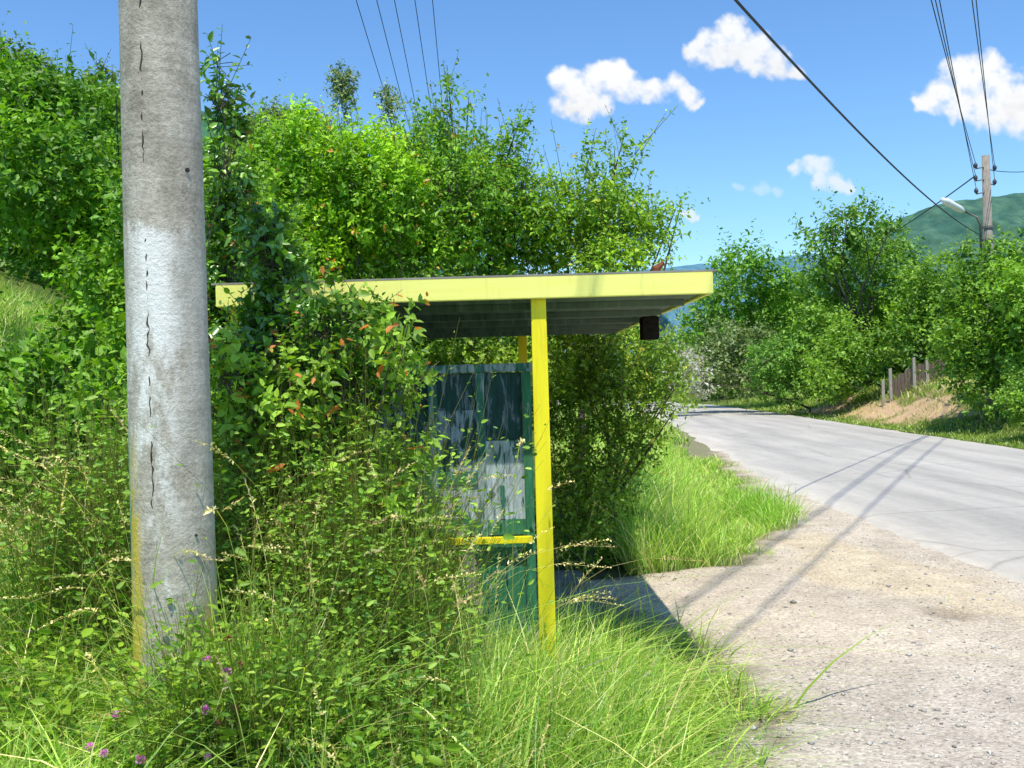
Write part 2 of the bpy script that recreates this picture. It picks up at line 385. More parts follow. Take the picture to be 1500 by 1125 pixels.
def gcol(V):
    x, y = V[:, 0], V[:, 1]
    g = np.array([.075, .125, .03]); n = fbm(x*1.3, y*1.3, 0, 4, 3)[:, None]
    c = g*(.6+.8*n)+np.array([.05, .03, .0])*n
    t = x-xf(y)-.9
    clay = clayf(x, y)
    c = c*(1-clay[:, None])+np.array([.62, .42, .26])*clay[:, None]
    nearroad = (1-sstep((xn(y)-x-.1)/2.6))*(x < xn(y)+1)
    nearroad = np.where(y < 13, nearroad, nearroad*.5)
    c = c*(1-nearroad[:, None])+np.array([.46, .39, .29])*nearroad[:, None]
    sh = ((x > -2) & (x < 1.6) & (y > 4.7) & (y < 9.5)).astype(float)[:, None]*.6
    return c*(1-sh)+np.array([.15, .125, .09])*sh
g = grid(gx, gy, H, gcol, 'ground', M['soil']); tag(g, kind='structure')

# gravel lay-by
ay = np.arange(-4, 22.01, .05); ax = np.arange(.2, 4.9, .05)
def apron_edge(y):      # grass line of the lay-by, seen from above
    base = np.interp(y, [-4, 3.0, 3.8, 4.3, 4.8, 5.3, 6.0, 6.6, 7.2, 7.9, 8.3, 8.6, 9.5, 10.3, 11.5, 13, 16, 22], [.2, .3, .75, .98, 1.28, 1.15, 1.12, 1.0, .6, .5, 1.2, 2.0, 2.3, 2.75, 3.05, 3.25, 3.7, 4.45])
    return base+(fbm(np.asarray(y)*1.7, np.asarray(y)*0, 0, 3, 8)-.5)*.3
def acol(V):
    x, y = V[:, 0], V[:, 1]
    c = np.array([.64, .55, .43])*(.82+.36*fbm(x*1.2, y*1.2, 0, 4, 2)[:, None])
    grey = sstep((6.2-y)/1.6)[:, None]; c = c*(1-grey*.7)+np.array([.57, .51, .43])*grey*.7
    def blob(cx, cy, rx, ry, a=0):
        dx, dy = x-cx, y-cy; ca, sa = math.cos(a), math.sin(a); u, v = (dx*ca+dy*sa)/rx, (-dx*sa+dy*ca)/ry
        return sstep(1.25-np.sqrt(u*u+v*v)+(fbm(x*3, y*3, 0, 4, 31)-.5)*1.5)
    s = np.clip(blob(3.0, 9.0, .45, 1.5, .25)+blob(2.65, 7.9, .35, .9, .3)+blob(2.0, 9.3, .5, .6)+blob(3.2, 7.0, .35, .8), 0, 1)[:, None]
    c = c*(1-s)+np.array([.68, .57, .40])*s
    dk = blob(2.85, 6.6, .12, .25, .3)[:, None]*.45; c = c*(1-dk)+np.array([.2, .15, .09])*dk
    e = sstep(1-(x-apron_edge(y)+.15+(fbm(x*7, y*7, 0, 3, 12)-.5)*.5)/.4)[:, None]*.7; c = c*(1-e)+np.array([.20, .17, .09])*e
    return c
def az(X, Y):
    rut = -.01*np.exp(-((X-2.85)/.15)**2-((Y-6.6)/.3)**2)
    return H(X, Y)+.014+fbm(X*2.5, Y*2.5, 0, 5, 14)*.035+.015*np.exp(-((X-3.1)/.25)**2)*sstep((xn(Y)-.05-X)/.2)+rut-.075*sstep((apron_edge(Y)-.08-X)/.3)
a = grid(ax, ay, az, acol, 'gravel_shoulder', M['gravel'], keep=lambda c: (c[:, 0] > apron_edge(c[:, 1])-.45) & (c[:, 0] < xn(c[:, 1])+.45))
tag(a, kind='structure')
# bare trodden ground inside the bus shelter is a thin slab, built with the shelter

# road: strips across its width
rt = np.unique(np.concatenate([np.arange(-40, 5, 1), np.arange(5, 26, .05), np.arange(26, 125, .5)])); rw = np.linspace(0, 1, 110)
Yr, Wr = np.meshgrid(rt, rw, indexing='ij')
wob = (fbm(Yr*.9, Yr*0+3, 0, 4, 41)-.5)*.35
A_, B_ = xn(Yr)+wob*(Wr < .5), xf(Yr)+wob*.6*(Wr > .5)
Xr = A_+(B_-A_)*Wr
Zr = .004+.05*sstep(Wr/.06)*sstep((1-Wr)/.03)+.06*np.sin(np.pi*Wr)
V = np.stack([Xr.ravel(), Yr.ravel(), (H(xn(Yr)+Wr*(xf(Yr)-xn(Yr)), Yr)*0+Zr).ravel()], 1)
n0, n1 = Yr.shape; i = np.arange((n0-1)*(n1-1)); r_, c_ = i//(n1-1), i % (n1-1); q = r_*n1+c_
Q = np.stack([q, q+1, q+n1+1, q+n1], 1)
x_, y_ = V[:, 0], V[:, 1]; wf = Wr.ravel()
rc = np.array([.51, .475, .415])*np.ones((len(V), 1))
edge = (np.exp(-(wf/.07)**2)+.6*np.exp(-((1-wf)/.04)**2))[:, None]*np.clip(.4+1.0*fbm(x_*1.5, y_*.6, 0, 4, 51)[:, None], 0, 1)
rc = rc*(1-edge)+np.array([.64, .58, .48])*edge
wheel = sum(np.exp(-((wf-k)/.05)**2) for k in (.2, .38, .62, .8))[:, None]; rc = rc*(1-.12*wheel)
seam = np.exp(-((wf-.5-.01*(fbm(y_*.3, y_*0, 0, 2, 4)-.5))/.004)**2)[:, None]; rc = rc*(1-.22*seam)
ro = link('road', npmesh('road', V, Q, rc), M['asphalt'], smooth=True); tag(ro, kind='structure')

# loose stones on the lay-by
def stones(n, name):
    y = RNG.uniform(3.6, 12, n*3); x = RNG.uniform(.6, 3.8, n*3)
    ok = (x > apron_edge(y)-.05)&(x < xn(y)+.3)&(RNG.random(n*3) < (.25+.75*sstep((7-y)/3))); x, y = x[ok][:n], y[ok][:n]
    m = len(x); s = np.exp(RNG.normal(math.log(.0055), .45, m)); ic = []
    for d in ((1, 0, 0), (-1, 0, 0), (0, 1, 0), (0, -1, 0), (0, 0, 1), (0, 0, -1)): ic.append(d)
    ic = np.array(ic, float)[None]*(1+RNG.normal(0, .25, (m, 6, 1)))+RNG.normal(0, .12, (m, 6, 3))
    ic[:, :, 2] *= .65; V = ic*s[:, None, None]+np.stack([x, y, az(x, y)+s*.25], 1)[:, None]
    T = np.array([(0, 2, 4), (2, 1, 4), (1, 3, 4), (3, 0, 4), (2, 0, 5), (1, 2, 5), (3, 1, 5), (0, 3, 5)])
    T = (T[None]+6*np.arange(m)[:, None, None]).reshape(-1, 3)
    c = np.array([.47, .44, .40])*np.exp(RNG.normal(0, .3, (m, 1)))+RNG.normal(0, .01, (m, 3))
    o = link(name, npmesh(name, V.reshape(-1, 3), T, np.clip(np.repeat(c, 6, 0), .02, .8)), M['stone'])
    tag(o, 'small loose stones strewn over the dusty lay-by', 'gravel', kind='stuff')
stones(5000, 'gravel')

# ------------------------------------------------------------------ foliage
def leaf_mesh(name, P0, A, Nn, Ln, Wd, col, mat, parent, hexa=False):
    """P0 leaf base, A axis, Nn normal, each leaf four points and a folded midrib"""
    n = len(P0); S = nrm(np.cross(A, Nn)); Nn = np.cross(S, A)
    Ln, Wd = Ln[:, None], Wd[:, None]
    if hexa:
        v = np.stack([P0, P0+A*Ln*.25+S*Wd*.44+Nn*Wd*.14, P0+A*Ln*.62+S*Wd*.42+Nn*Wd*.12-Nn*Ln*.03, P0+A*Ln-Nn*Ln*.13, P0+A*Ln*.62-S*Wd*.42+Nn*Wd*.12-Nn*Ln*.03, P0+A*Ln*.25-S*Wd*.44+Nn*Wd*.14], 1).reshape(-1, 3)
        k = 6*np.arange(n); T = np.concatenate([np.stack([k, k+a, k+a+1], 1) for a in (1, 2, 3, 4)])
        o = link(name, npmesh(name, v, T, np.repeat(col, 6, 0)), mat)
        if parent is not None: child(o, parent)
        return o
    v = np.stack([P0, P0+A*Ln*.45+S*Wd*.5+Nn*Wd*.16, P0+A*Ln-Nn*Ln*.10, P0+A*Ln*.45-S*Wd*.5+Nn*Wd*.16], 1).reshape(-1, 3)
    k = 4*np.arange(n); T = np.concatenate([np.stack([k, k+1, k+2], 1), np.stack([k, k+2, k+3], 1)])
    me = npmesh(name, v, T, np.repeat(col, 4, 0)); o = link(name, me, mat)
    if parent is not None: child(o, parent)
    return o
def twig_points(clumps, per, tl, jit=.25, squash=.85, shoots=.06, rng=RNG):
    """clumps: (x,y,z,r). twig starts spread through and over lumpy balls"""
    PP, DD, LL, CC = [], [], [], []
    for (x, y, z, r) in clumps:
        n = max(6, int(per*r*r)); d = nrm(rng.normal(0, 1, (n, 3)))
        lump = .72+.55*fbm(d[:, 0]*2.2+x*3, d[:, 1]*2.2+y*3, d[:, 2]*2.2+z*3, 3, 13)
        rad = r*lump*(rng.random(n)**.38)*1.0
        p = np.array([x, y, z])+d*rad[:, None]*np.array([1, 1, squash])
        dd = nrm(d*.8+np.array([0, 0, .45])+rng.normal(0, .45, (n, 3)))
        l = tl*np.exp(rng.normal(0, .3, n)); sh = rng.random(n) < shoots
        dd[sh] = nrm(d[sh]*.55+np.array([0, 0, 1.0])+rng.normal(0, .25, (int(sh.sum()), 3))); l[sh] *= 1.9
        PP.append(p); DD.append(dd); LL.append(l); CC.append(np.stack([rad/r, np.full(n, rng.normal(0, 1)), sh*1.0], 1))
    return map(np.concatenate, (PP, DD, LL, CC))
def foliage(root, name, clumps, per, tl, k, leaf, cols, mat='leaf', wr=.55, up=.55, shoots=.06, squash=.85, tipcol=None, tipp=0, droop=0.0, hexa=False):
    p, d, l, c = twig_points(clumps, per, tl, squash=squash, shoots=shoots); n = len(p)
    t = (np.arange(k)+.5)/k; t = np.clip(t[None]+RNG.normal(0, .06, (n, k)), .02, 1.05)
    side = nrm(np.cross(d, RNG.normal(0, 1, (n, 3)))); ang = np.arange(k)[None]*2.4+RNG.uniform(0, 6, (n, 1))
    s2 = np.cross(d, side)
    out = side[:, None]*np.cos(ang)[..., None]+s2[:, None]*np.sin(ang)[..., None]
    base = p[:, None]+d[:, None]*(l[:, None]*t)[..., None]; base = base+np.array([0, 0, -1])*(l[:, None]*t*t*droop)[..., None]
    ax_ = nrm(out*.9+d[:, None]*.55+RNG.normal(0, .25, (n, k, 3))+np.array([0, 0, -.15]))
    nn = nrm(RNG.normal(0, .55, (n, k, 3))+np.array([0, -.25, up*1.5])+d[:, None]*.3)
    sz = leaf*np.clip(np.exp(RNG.normal(0, .28, (n, k))+RNG.normal(0, .16, (n, 1))), .4, 1.7)*(1.1-.45*t**3)
    A, B = np.array(cols[0]), np.array(cols[1])
    big = (fbm(p[:, 0]*1.7, p[:, 1]*1.7, p[:, 2]*1.7, 3, 19)-.5)[:, None]*(1.6 if leaf < .12 else 0)+(fbm(p[:, 0]*.5, p[:, 1]*.5, p[:, 2]*.5, 3, 29)-.5)[:, None]*(1.6 if leaf >= .12 else 0)  # dark and bright clumps: crown depth shading painted into leaf colour
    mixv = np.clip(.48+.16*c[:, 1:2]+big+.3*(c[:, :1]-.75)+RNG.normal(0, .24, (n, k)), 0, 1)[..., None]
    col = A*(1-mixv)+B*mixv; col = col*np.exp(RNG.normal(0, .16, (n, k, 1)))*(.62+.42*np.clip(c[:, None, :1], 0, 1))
    if tipcol is not None:
        tm = ((t > .72) & (RNG.random((n, 1)) < tipp))[..., None]; col = np.where(tm, np.array(tipcol)*np.exp(RNG.normal(0, .2, (n, k, 1))), col)
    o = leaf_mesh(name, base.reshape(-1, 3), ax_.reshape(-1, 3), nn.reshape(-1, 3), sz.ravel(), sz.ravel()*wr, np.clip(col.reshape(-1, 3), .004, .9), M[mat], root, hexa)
    return o, (p, d, l, c)
NLEAF = [0]
def plant(name, label, cat, px_clumps, Y, base, per, tl, k, leaf, cols, depth=.6, group=None, mat='leaf', trunk=.06, crown='crown', limbs=True, twigs=False, yj=None, stemname='trunk', **kw):
    """px_clumps (px, py, rpx[, dY]) stand around distance Y; base (x,y) = foot of the trunk"""
    bx, by = base; bz = float(H(bx, by)); root = empty(name, (bx, by, bz)); tag(root, label, cat, group)
    per *= (2.5 if Y < 5.7 else 6.2 if Y < 15 else 3.4 if Y < 20 else 5.6); leaf *= (.98 if Y < 5.7 else .80 if Y < 20 else .78); trunk *= .62
    cl = []
    for q in px_clumps:
        dy = q[3] if len(q) > 3 else RNG.normal(0, depth*.5); yy = Y+dy
        c = P(q[0], q[1], yy); cl.append((c[0], c[1], c[2], q[2]*yy/F))
    kw['hexa'] = Y < 6
    o, tw = foliage(root, crown, cl, per, tl, k, leaf, cols, mat, **kw); NLEAF[0] += len(o.data.vertices)//4
    mb = MB(); ctr = np.mean([c[:3] for c in cl], 0); fork = np.array([bx*.8+ctr[0]*.2, by*.8+ctr[1]*.2, bz+(ctr[2]-bz)*.38])
    mb.tube([(bx, by, bz-.15), (bx+.02, by, bz+.3*(fork[2]-bz)), fork], [trunk*1.25, trunk, trunk*.8], 8)
    if limbs:
        for (x, y, z, r) in cl:
            if RNG.random() < .35: continue
            e = np.array([x, y, z-r*.35]); m_ = fork*.5+e*.5+RNG.normal(0, .06*np.linalg.norm(e-fork), 3)
            mb.tube([fork, m_, e, e+(e-m_)*.12], [trunk*.55, trunk*.30, trunk*.13, trunk*.05], 5, False)
    if True:
        p, d, l, c = tw; idx = list(np.nonzero(c[:, 2] > .5)[0][:260]) if Y < 20 else []
        if twigs: idx += list(RNG.choice(len(p), min(len(p), 500), replace=False))
        for i in idx: mb.tube([p[i]-d[i]*.12, p[i]+d[i]*l[i]], [.0028*max(1, Y/7), .0012*max(1, Y/7)], 3, False)
    mb.build(stemname, M['bark'], root, True)
    return root

G_BRIGHT = ((.08, .21, .018), (.23, .42, .03))
G_MID = ((.055, .16, .018), (.16, .32, .035))
G_DARK = ((.035, .115, .016), (.12, .27, .028))
G_OLIVE = ((.06, .14, .025), (.18, .30, .05))
G_FAR = ((.05, .14, .025), (.14, .27, .045))
G_SILVER = ((.065, .12, .075), (.16, .23, .18))

# --- trees and bushes on the slope behind the shelter
plant('bush', 'tall dark green bush filling the left edge behind the concrete pole', 'bush',
      [(20, 150, 60), (80, 170, 70), (-30, 230, 80), (60, 260, 90), (140, 200, 60), (150, 290, 80), (20, 330, 60), (120, 360, 60), (165, 420, 60), (10, 120, 30), (170, 140, 22), (150, 500, 50), (90, 350, 50)],
      8.2, (-3.05, 8.3), 330, .22, 9, .070, G_DARK, depth=1.4, shoots=.03)
plant('bush', 'green bush rising between the concrete pole and the shelter roof', 'bush',
      [(250, 240, 45), (295, 265, 40), (350, 290, 50), (230, 330, 70), (300, 350, 80), (360, 380, 70), (250, 440, 80), (330, 470, 80), (260, 540, 70), (380, 460, 60), (430, 470, 50)],
      7.4, (-2.6, 7.5), 330, .2, 9, .062, G_MID, depth=1.2)
plant('tree', 'bright yellow-green leafy tree directly behind the left half of the roof', 'tree',
      [(420, 240, 55), (470, 235, 50), (520, 260, 60), (400, 320, 75), (480, 320, 85), (560, 310, 70), (445, 195, 30), (540, 220, 35), (575, 250, 35), (440, 390, 60), (540, 390, 70), (390, 210, 25)],
      9.8, (-1.7, 10.2), 300, .22, 9, .068, G_BRIGHT, depth=1.0, trunk=.09, tipcol=(.30, .16, .04), tipp=.05)
plant('tree', 'tallest green tree behind the middle of the roof, with a pointed top', 'tree',
      [(650, 235, 40), (640, 180, 20), (655, 140, 11), (657, 122, 7), (690, 225, 26), (625, 240, 50), (600, 310, 70), (665, 300, 80), (725, 290, 60), (732, 232, 16), (750, 205, 12), (763, 188, 9), (776, 172, 6), (745, 260, 18), (700, 350, 70), (620, 380, 60), (600, 215, 18), (685, 165, 7), (622, 190, 9)],
      10.6, (-.6, 11.0), 290, .24, 9, .066, G_MID, depth=.9, trunk=.09, shoots=.09, tipcol=(.28, .2, .04), tipp=.07)
plant('tree', 'green tree with long arching branches reaching right above the roof', 'tree',
      [(795, 320, 35), (855, 312, 34), (830, 360, 60), (900, 345, 50), (770, 360, 60), (856, 240, 11), (860, 212, 7), (900, 232, 12), (912, 205, 6), (938, 213, 8), (926, 245, 12), (905, 268, 13), (885, 285, 16), (945, 345, 32), (965, 325, 16), (985, 315, 9), (995, 308, 6), (975, 375, 12), (900, 395, 50), (795, 272, 16), (750, 310, 26), (862, 272, 16), (880, 310, 34), (920, 310, 24), (820, 290, 22), (760, 270, 16)],
      10.6, (.7, 11.0), 310, .24, 9, .062, ((.065, .17, .018), (.19, .34, .035)), depth=.8, trunk=.08, shoots=.05, tipcol=(.24, .22, .05), tipp=.08)
plant('bush', 'shaded bush seen through the gap under the roof behind the shelter', 'bush',
      [(540, 470, 70), (640, 470, 70), (720, 480, 70), (790, 480, 60), (600, 540, 70), (700, 550, 70), (460, 500, 60), (800, 560, 60)],
      9.7, (-.3, 9.9), 260, .2, 8, .062, G_OLIVE, depth=.5)
plant('bush', 'olive green bush growing against the far end of the shelter beside the verge', 'bush',
      [(850, 520, 50), (900, 550, 60), (935, 515, 38), (970, 505, 22), (830, 600, 60), (935, 600, 42), (880, 670, 60), (975, 570, 25), (845, 740, 60), (885, 750, 45), (940, 650, 26), (985, 600, 16), (992, 560, 10), (860, 800, 45), (925, 480, 24), (840, 460, 30), (985, 540, 14)],
      8.85, (.85, 9.05), 420, .2, 9, .048, G_OLIVE, depth=.5, shoots=.12, tipcol=(.28, .28, .06), tipp=.10)
# slim tops far behind
for lab, q, Y, bx in (('slim pale tree top standing up left of the wires, taller of the two', [(497, 106, 8), (492, 120, 11), (508, 118, 11), (499, 135, 13), (508, 146, 9), (496, 155, 7), (504, 178, 6), (508, 205, 5), (512, 240, 12)], 17, -2.9),
                      ('slim pale tree top beside the wires, shorter of the two', [(570, 136, 6), (564, 146, 8), (577, 150, 8), (569, 162, 9), (572, 178, 5), (572, 205, 5), (575, 240, 10)], 17.5, -2.1)):
    plant('slender_tree', lab, 'tree', q, Y, (bx, Y), 620, .16, 8, .07, G_SILVER, depth=.1, group='slim trees on the slope', trunk=.05, limbs=True, shoots=.0, squash=1.2)
plant('tree', 'pale distant tree behind the yellow-green one', 'tree', [(400, 190, 28), (440, 185, 25), (380, 215, 35), (470, 200, 18), (360, 240, 30)], 24, (-5.6, 24), 190, .35, 8, .11, G_SILVER, depth=.8, trunk=.1)
# top left background trees on the slope
plant('tree', 'hillside tree showing over the dark bush in the left corner', 'tree', [(5, 100, 30), (30, 120, 30), (75, 140, 30), (-30, 130, 45), (150, 120, 14), (155, 150, 20), (110, 160, 30)], 13, (-8.4, 13), 280, .26, 8, .085, ((.05, .10, .04), (.12, .18, .06)), depth=.8, shoots=.05, trunk=.1)

# --- growth in front of and beside the shelter
plant('sapling', 'upright dark sapling rising as a leafy spire beside the pole', 'sapling',
      [(318, 95, 8), (322, 120, 12), (330, 145, 16), (325, 175, 18), (338, 205, 20), (330, 240, 24), (340, 275, 26), (335, 315, 32), (345, 355, 34), (335, 400, 30), (325, 460, 45), (335, 520, 45)],
      5.6, (-1.75, 5.6), 1150, .13, 8, .046, G_DARK, depth=.15, mat='leaf_shiny', trunk=.025, twigs=True, stemname='stem', shoots=.15, tipcol=(.25, .12, .04), tipp=.06)
plant('climber', 'dark glossy climbing shrub hanging over the left end of the yellow roof edge', 'climber',
      [(385, 340, 24), (395, 370, 32), (410, 400, 30), (395, 430, 26), (400, 465, 36), (370, 500, 40), (430, 480, 30), (350, 540, 40), (410, 330, 14)],
      4.62, (-1.25, 4.6), 1500, .11, 8, .042, G_DARK, depth=.12, mat='leaf_shiny', trunk=.02, twigs=True, stemname='stem', shoots=.08)
plant('bush', 'leafy bush with reddish young shoots leaning over the green side wall', 'bush',
      [(470, 480, 38), (530, 470, 30), (575, 500, 30), (615, 535, 18), (600, 560, 22), (440, 560, 55), (500, 550, 55), (555, 575, 42), (400, 610, 55), (470, 640, 60), (545, 650, 50), (590, 690, 30), (345, 610, 45), (360, 690, 55), (430, 720, 60), (520, 730, 55), (330, 550, 35), (500, 445, 12), (580, 465, 12), (560, 760, 45), (470, 790, 55), (380, 780, 50), (600, 760, 28)],
      4.42, (-.85, 4.5), 1050, .13, 8, .043, ((.05, .14, .025), (.18, .32, .055)), depth=.35, trunk=.025, twigs=True, stemname='stem', shoots=.12, tipcol=(.30, .11, .04), tipp=.14)
plant('bush', 'low leafy bush left of the concrete pole below the dark one', 'bush',
      [(20, 560, 55), (90, 540, 60), (150, 570, 50), (-30, 620, 60), (60, 640, 55), (140, 650, 50), (-10, 700, 50), (170, 500, 50), (60, 720, 45), (140, 740, 40)],
      5.6, (-2.6, 5.7), 620, .15, 8, .052, G_DARK, depth=.5, trunk=.03, stemname='stem', shoots=.08)
plant('bush', 'green bush filling the space between the concrete pole and climbing shrub', 'bush',
      [(250, 560, 55), (320, 600, 45), (240, 640, 50), (310, 680, 45), (260, 730, 45), (180, 620, 40), (200, 700, 40)],
      4.9, (-1.75, 5.0), 700, .14, 8, .046, G_MID, depth=.3, trunk=.025, stemname='stem')

# --- far side of the road
FAR = dict(mat='leaf', crown='crown')
plant('walnut_tree', 'large rounded tree across the road with level tiers of branches, tallest of the row', 'tree',
      [(1255, 302, 12), (1240, 320, 14), (1218, 325, 16), (1265, 330, 24), (1302, 335, 17), (1192, 345, 14), (1235, 362, 36), (1290, 370, 34), (1200, 385, 26), (1322, 385, 24), (1250, 410, 45), (1305, 425, 40), (1205, 430, 35), (1340, 430, 30), (1250, 470, 50), (1200, 480, 40), (1310, 480, 40), (1250, 520, 34), (1285, 515, 26)],
      42, (15.2, 42), 20, .7, 9, .24, G_FAR, depth=2, trunk=.25, shoots=.10, squash=.65, **FAR)
plant('tree', 'rounded green tree across the road just right of the roof corner', 'tree',
      [(1085, 385, 22), (1110, 395, 26), (1060, 400, 22), (1140, 420, 30), (1080, 440, 38), (1130, 460, 40), (1165, 445, 25), (1040, 440, 22), (1050, 490, 35), (1100, 500, 40), (1020, 480, 22), (1165, 500, 30)],
      52, (14.0, 52), 15, .8, 9, .30, ((.04, .13, .02), (.12, .27, .035)), depth=3, trunk=.25, **FAR)
plant('bush', 'grey-green willow-like bush at the road bend', 'bush', [(1060, 500, 30), (1080, 530, 36), (1050, 550, 30), (1030, 530, 26), (1110, 510, 30), (1095, 560, 24), (1015, 560, 18)], 44, (10.2+3, 47), 26, .6, 8, .22, G_SILVER, depth=1.5, trunk=.1, stemname='stem', **FAR)
plant('bush', 'white blossoming bush at the road bend next to the verge bush', 'bush', [(1005, 530, 16), (1015, 550, 18), (1000, 560, 18), (1020, 575, 13), (995, 545, 15)], 42, (10.9+2.0, 43), 30, .5, 8, .17, ((.24, .27, .45), (.36, .40, .78)), depth=.8, trunk=.08, stemname='stem', **FAR)
plant('bush', 'dark green bush across the road under the rounded tree', 'bush', [(1130, 530, 34), (1170, 520, 34), (1150, 560, 24), (1120, 565, 20), (1190, 560, 24), (1140, 580, 14), (1180, 575, 14)], 41, (14.6, 41.3), 32, .5, 8, .19, ((.04, .13, .03), (.13, .27, .07)), depth=1, trunk=.1, stemname='stem', **FAR)
plant('bush', 'dark green bush across the road at the left end of the clay bank', 'bush', [(1215, 525, 34), (1240, 500, 32), (1230, 550, 24), (1205, 560, 22), (1262, 525, 22), (1225, 575, 13), (1255, 560, 20), (1280, 545, 16)], 38.6, (14.6, 39), 34, .5, 8, .18, G_FAR, depth=1, trunk=.1, stemname='stem', **FAR)
plant('tree', 'light green tree across the road behind the board fence', 'tree', [(1345, 420, 28), (1370, 400, 22), (1360, 450, 32), (1395, 430, 28), (1330, 470, 28), (1385, 470, 30), (1345, 490, 24), (1300, 495, 22), (1320, 500, 20), (1400, 490, 28)], 38, (16.6, 39), 26, .55, 8, .21, ((.05, .14, .02), (.15, .28, .04)), depth=1, trunk=.15, **FAR)
plant('tree', 'dark green tree around the foot of the far utility pole', 'tree', [(1420, 380, 26), (1450, 400, 28), (1440, 440, 38), (1410, 440, 30), (1430, 490, 40), (1395, 500, 26), (1470, 470, 34), (1460, 530, 38), (1420, 545, 32), (1385, 530, 20), (1440, 580, 22)],
      26.5, (13.6, 27.5), 48, .42, 8, .17, G_FAR, depth=.8, trunk=.15, **FAR)
plant('tree', 'dense dark tree at the right edge beyond the road', 'tree', [(1490, 375, 30), (1520, 400, 40), (1495, 430, 36), (1530, 470, 50), (1500, 500, 36), (1480, 410, 24), (1510, 550, 36), (1560, 420, 50), (1560, 520, 50)], 25, (14.0, 25.6), 48, .42, 8, .17, ((.045, .13, .02), (.13, .27, .04)), depth=.7, trunk=.15, **FAR)
plant('bush', 'low rounded bush on the far bank at the right edge', 'bush', [(1490, 590, 24), (1515, 600, 30), (1465, 595, 15), (1500, 575, 22), (1545, 590, 34)], 22.5, (12.0, 23), 70, .3, 8, .11, G_FAR, depth=.4, trunk=.05, stemname='stem', **FAR)
# a wood that reads as one mass behind the row
def wood_mass():
    cl = []
    for k in range(150):
        x = RNG.uniform(14, 90); y = RNG.uniform(62, 110); r = RNG.uniform(1.6, 3.0)
        cl.append((x, y, float(H(x, y))+RNG.uniform(0, 4.2), r))
    for k in range(90):
        y = RNG.uniform(92, 120); x = RNG.uniform(-20, 40); cl.append((x, y, RNG.uniform(0, 3.5), RNG.uniform(1.5, 2.8)))
    for k in range(70):
        y = RNG.uniform(30, 60); x = RNG.uniform(20, 45); cl.append((x, y, float(H(x, y))+RNG.uniform(0, 4.0), RNG.uniform(1.5, 2.4)))
    o, _ = foliage(None, 'far_woodland', cl, 24, 1.0, 8, .40, ((.035, .10, .03), (.10, .19, .05)))
    tag(o, 'mass of distant trees beyond the road bend', 'woodland', kind='stuff')
wood_mass()
def hill_wood():
    cl = []
    for k in range(130):
        y = RNG.uniform(16, 38); x = RNG.uniform(-.62*y, -.05*y); cl.append((x, y, float(H(x, y))+RNG.uniform(0, 1.3), RNG.uniform(.6, 1.1)))
    o, _ = foliage(None, 'hillside_scrub', cl, 110, .4, 8, .16, ((.04, .11, .02), (.13, .24, .035)))
    tag(o, 'scrub covering the slope behind the trees', 'scrub', kind='stuff')
hill_wood()

# ------------------------------------------------------------------ grass
def blades(name, x, y, h, wd, cols, label=None, lean=.35, curve=.5, mat='grass', z=None, dirn=None, kind='stuff', seg=3, cat='grass'):
    n = len(x); z = H(x, y)-.02 if z is None else z
    a = (fbm(x*2.3, y*2.3, 0, 2, 99)*16+RNG.normal(0, 1.5, n)) if dirn is None else dirn+RNG.normal(0, .8, n)
    ld = np.stack([np.cos(a), np.sin(a), np.zeros(n)], 1)
    b = RNG.uniform(0, 2*math.pi, n); sd_ = np.stack([np.cos(b), np.sin(b), np.zeros(n)], 1)
    le = np.abs(RNG.normal(0, lean, n)); cu = np.abs(RNG.normal(0, curve, n)); base = np.stack([x, y, z], 1); V = []
    ts = np.linspace(0, 1, seg+1)
    for t in ts:
        hz = h*(t-.35*np.minimum(cu, 1.2)*t**2.5); off = h*(le*t+cu*t**2.2)
        c = base+ld*off[:, None]+np.array([0, 0, 1])*hz[:, None]
        ww = wd*(1-.15*t) if t < .5 else wd*(1-t)*1.7
        if t < 1: V += [c-sd_*ww[:, None]/2, c+sd_*ww[:, None]/2]
        else: V += [c]
    nv = 2*seg+1; V = np.stack(V, 1).reshape(-1, 3); k = nv*np.arange(n)[:, None]; T = []
    for i in range(seg-1): T += [[2*i, 2*i+1, 2*i+3], [2*i, 2*i+3, 2*i+2]]
    T += [[2*seg-2, 2*seg-1, 2*seg]]; T = (k[:, None]+np.array(T)[None]).reshape(-1, 3)
    A, B = np.array(cols[0]), np.array(cols[1]); m = RNG.random((n, 1))**1.2; c = (A*(1-m)+B*m)*np.exp(RNG.normal(0, .18, (n, 1)))
    dry = RNG.random(n) < (cols[2] if len(cols) > 2 else .05); c[dry] = np.array([.50, .46, .30])*np.exp(RNG.normal(0, .2, (dry.sum(), 1)))
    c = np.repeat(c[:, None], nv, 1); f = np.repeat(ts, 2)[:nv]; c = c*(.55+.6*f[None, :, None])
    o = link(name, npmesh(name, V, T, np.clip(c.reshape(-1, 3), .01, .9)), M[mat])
    if kind: tag(o, label, cat, kind=kind)
    return o
def scatter(n, x0, x1, y0, y1, dfun, seed=0):
    x = RNG.uniform(x0, x1, n*4); y = RNG.uniform(y0, y1, n*4); k = RNG.random(n*4) < dfun(x, y); return x[k][:n], y[k][:n]
GR = ((.08, .20, .03), (.34, .46, .12), .13)
GR_Y = ((.12, .27, .035), (.36, .49, .12), .13)
inpole = lambda x, y: (np.hypot(x+1.21, y-3.5) > .16)
inshel = lambda x, y: ~((x > -1.4) & (x < .12) & (y > 5.12) & (y < 8.9))
def front(x, y):      # grass in front of the shelter, stops raggedly at the gravel
    e = apron_edge(y)+.10+(fbm(x*5, y*5, 0, 4, 61)-.5)*.75
    return np.clip((e-x)/.45, 0, 1)**1.3*inpole(x, y)*inshel(x, y)*(.35+.9*fbm(x*2, y*2, 0, 3, 62))
x, y = scatter(44000, -3.2, 1.3, 2.3, 6.2, front)
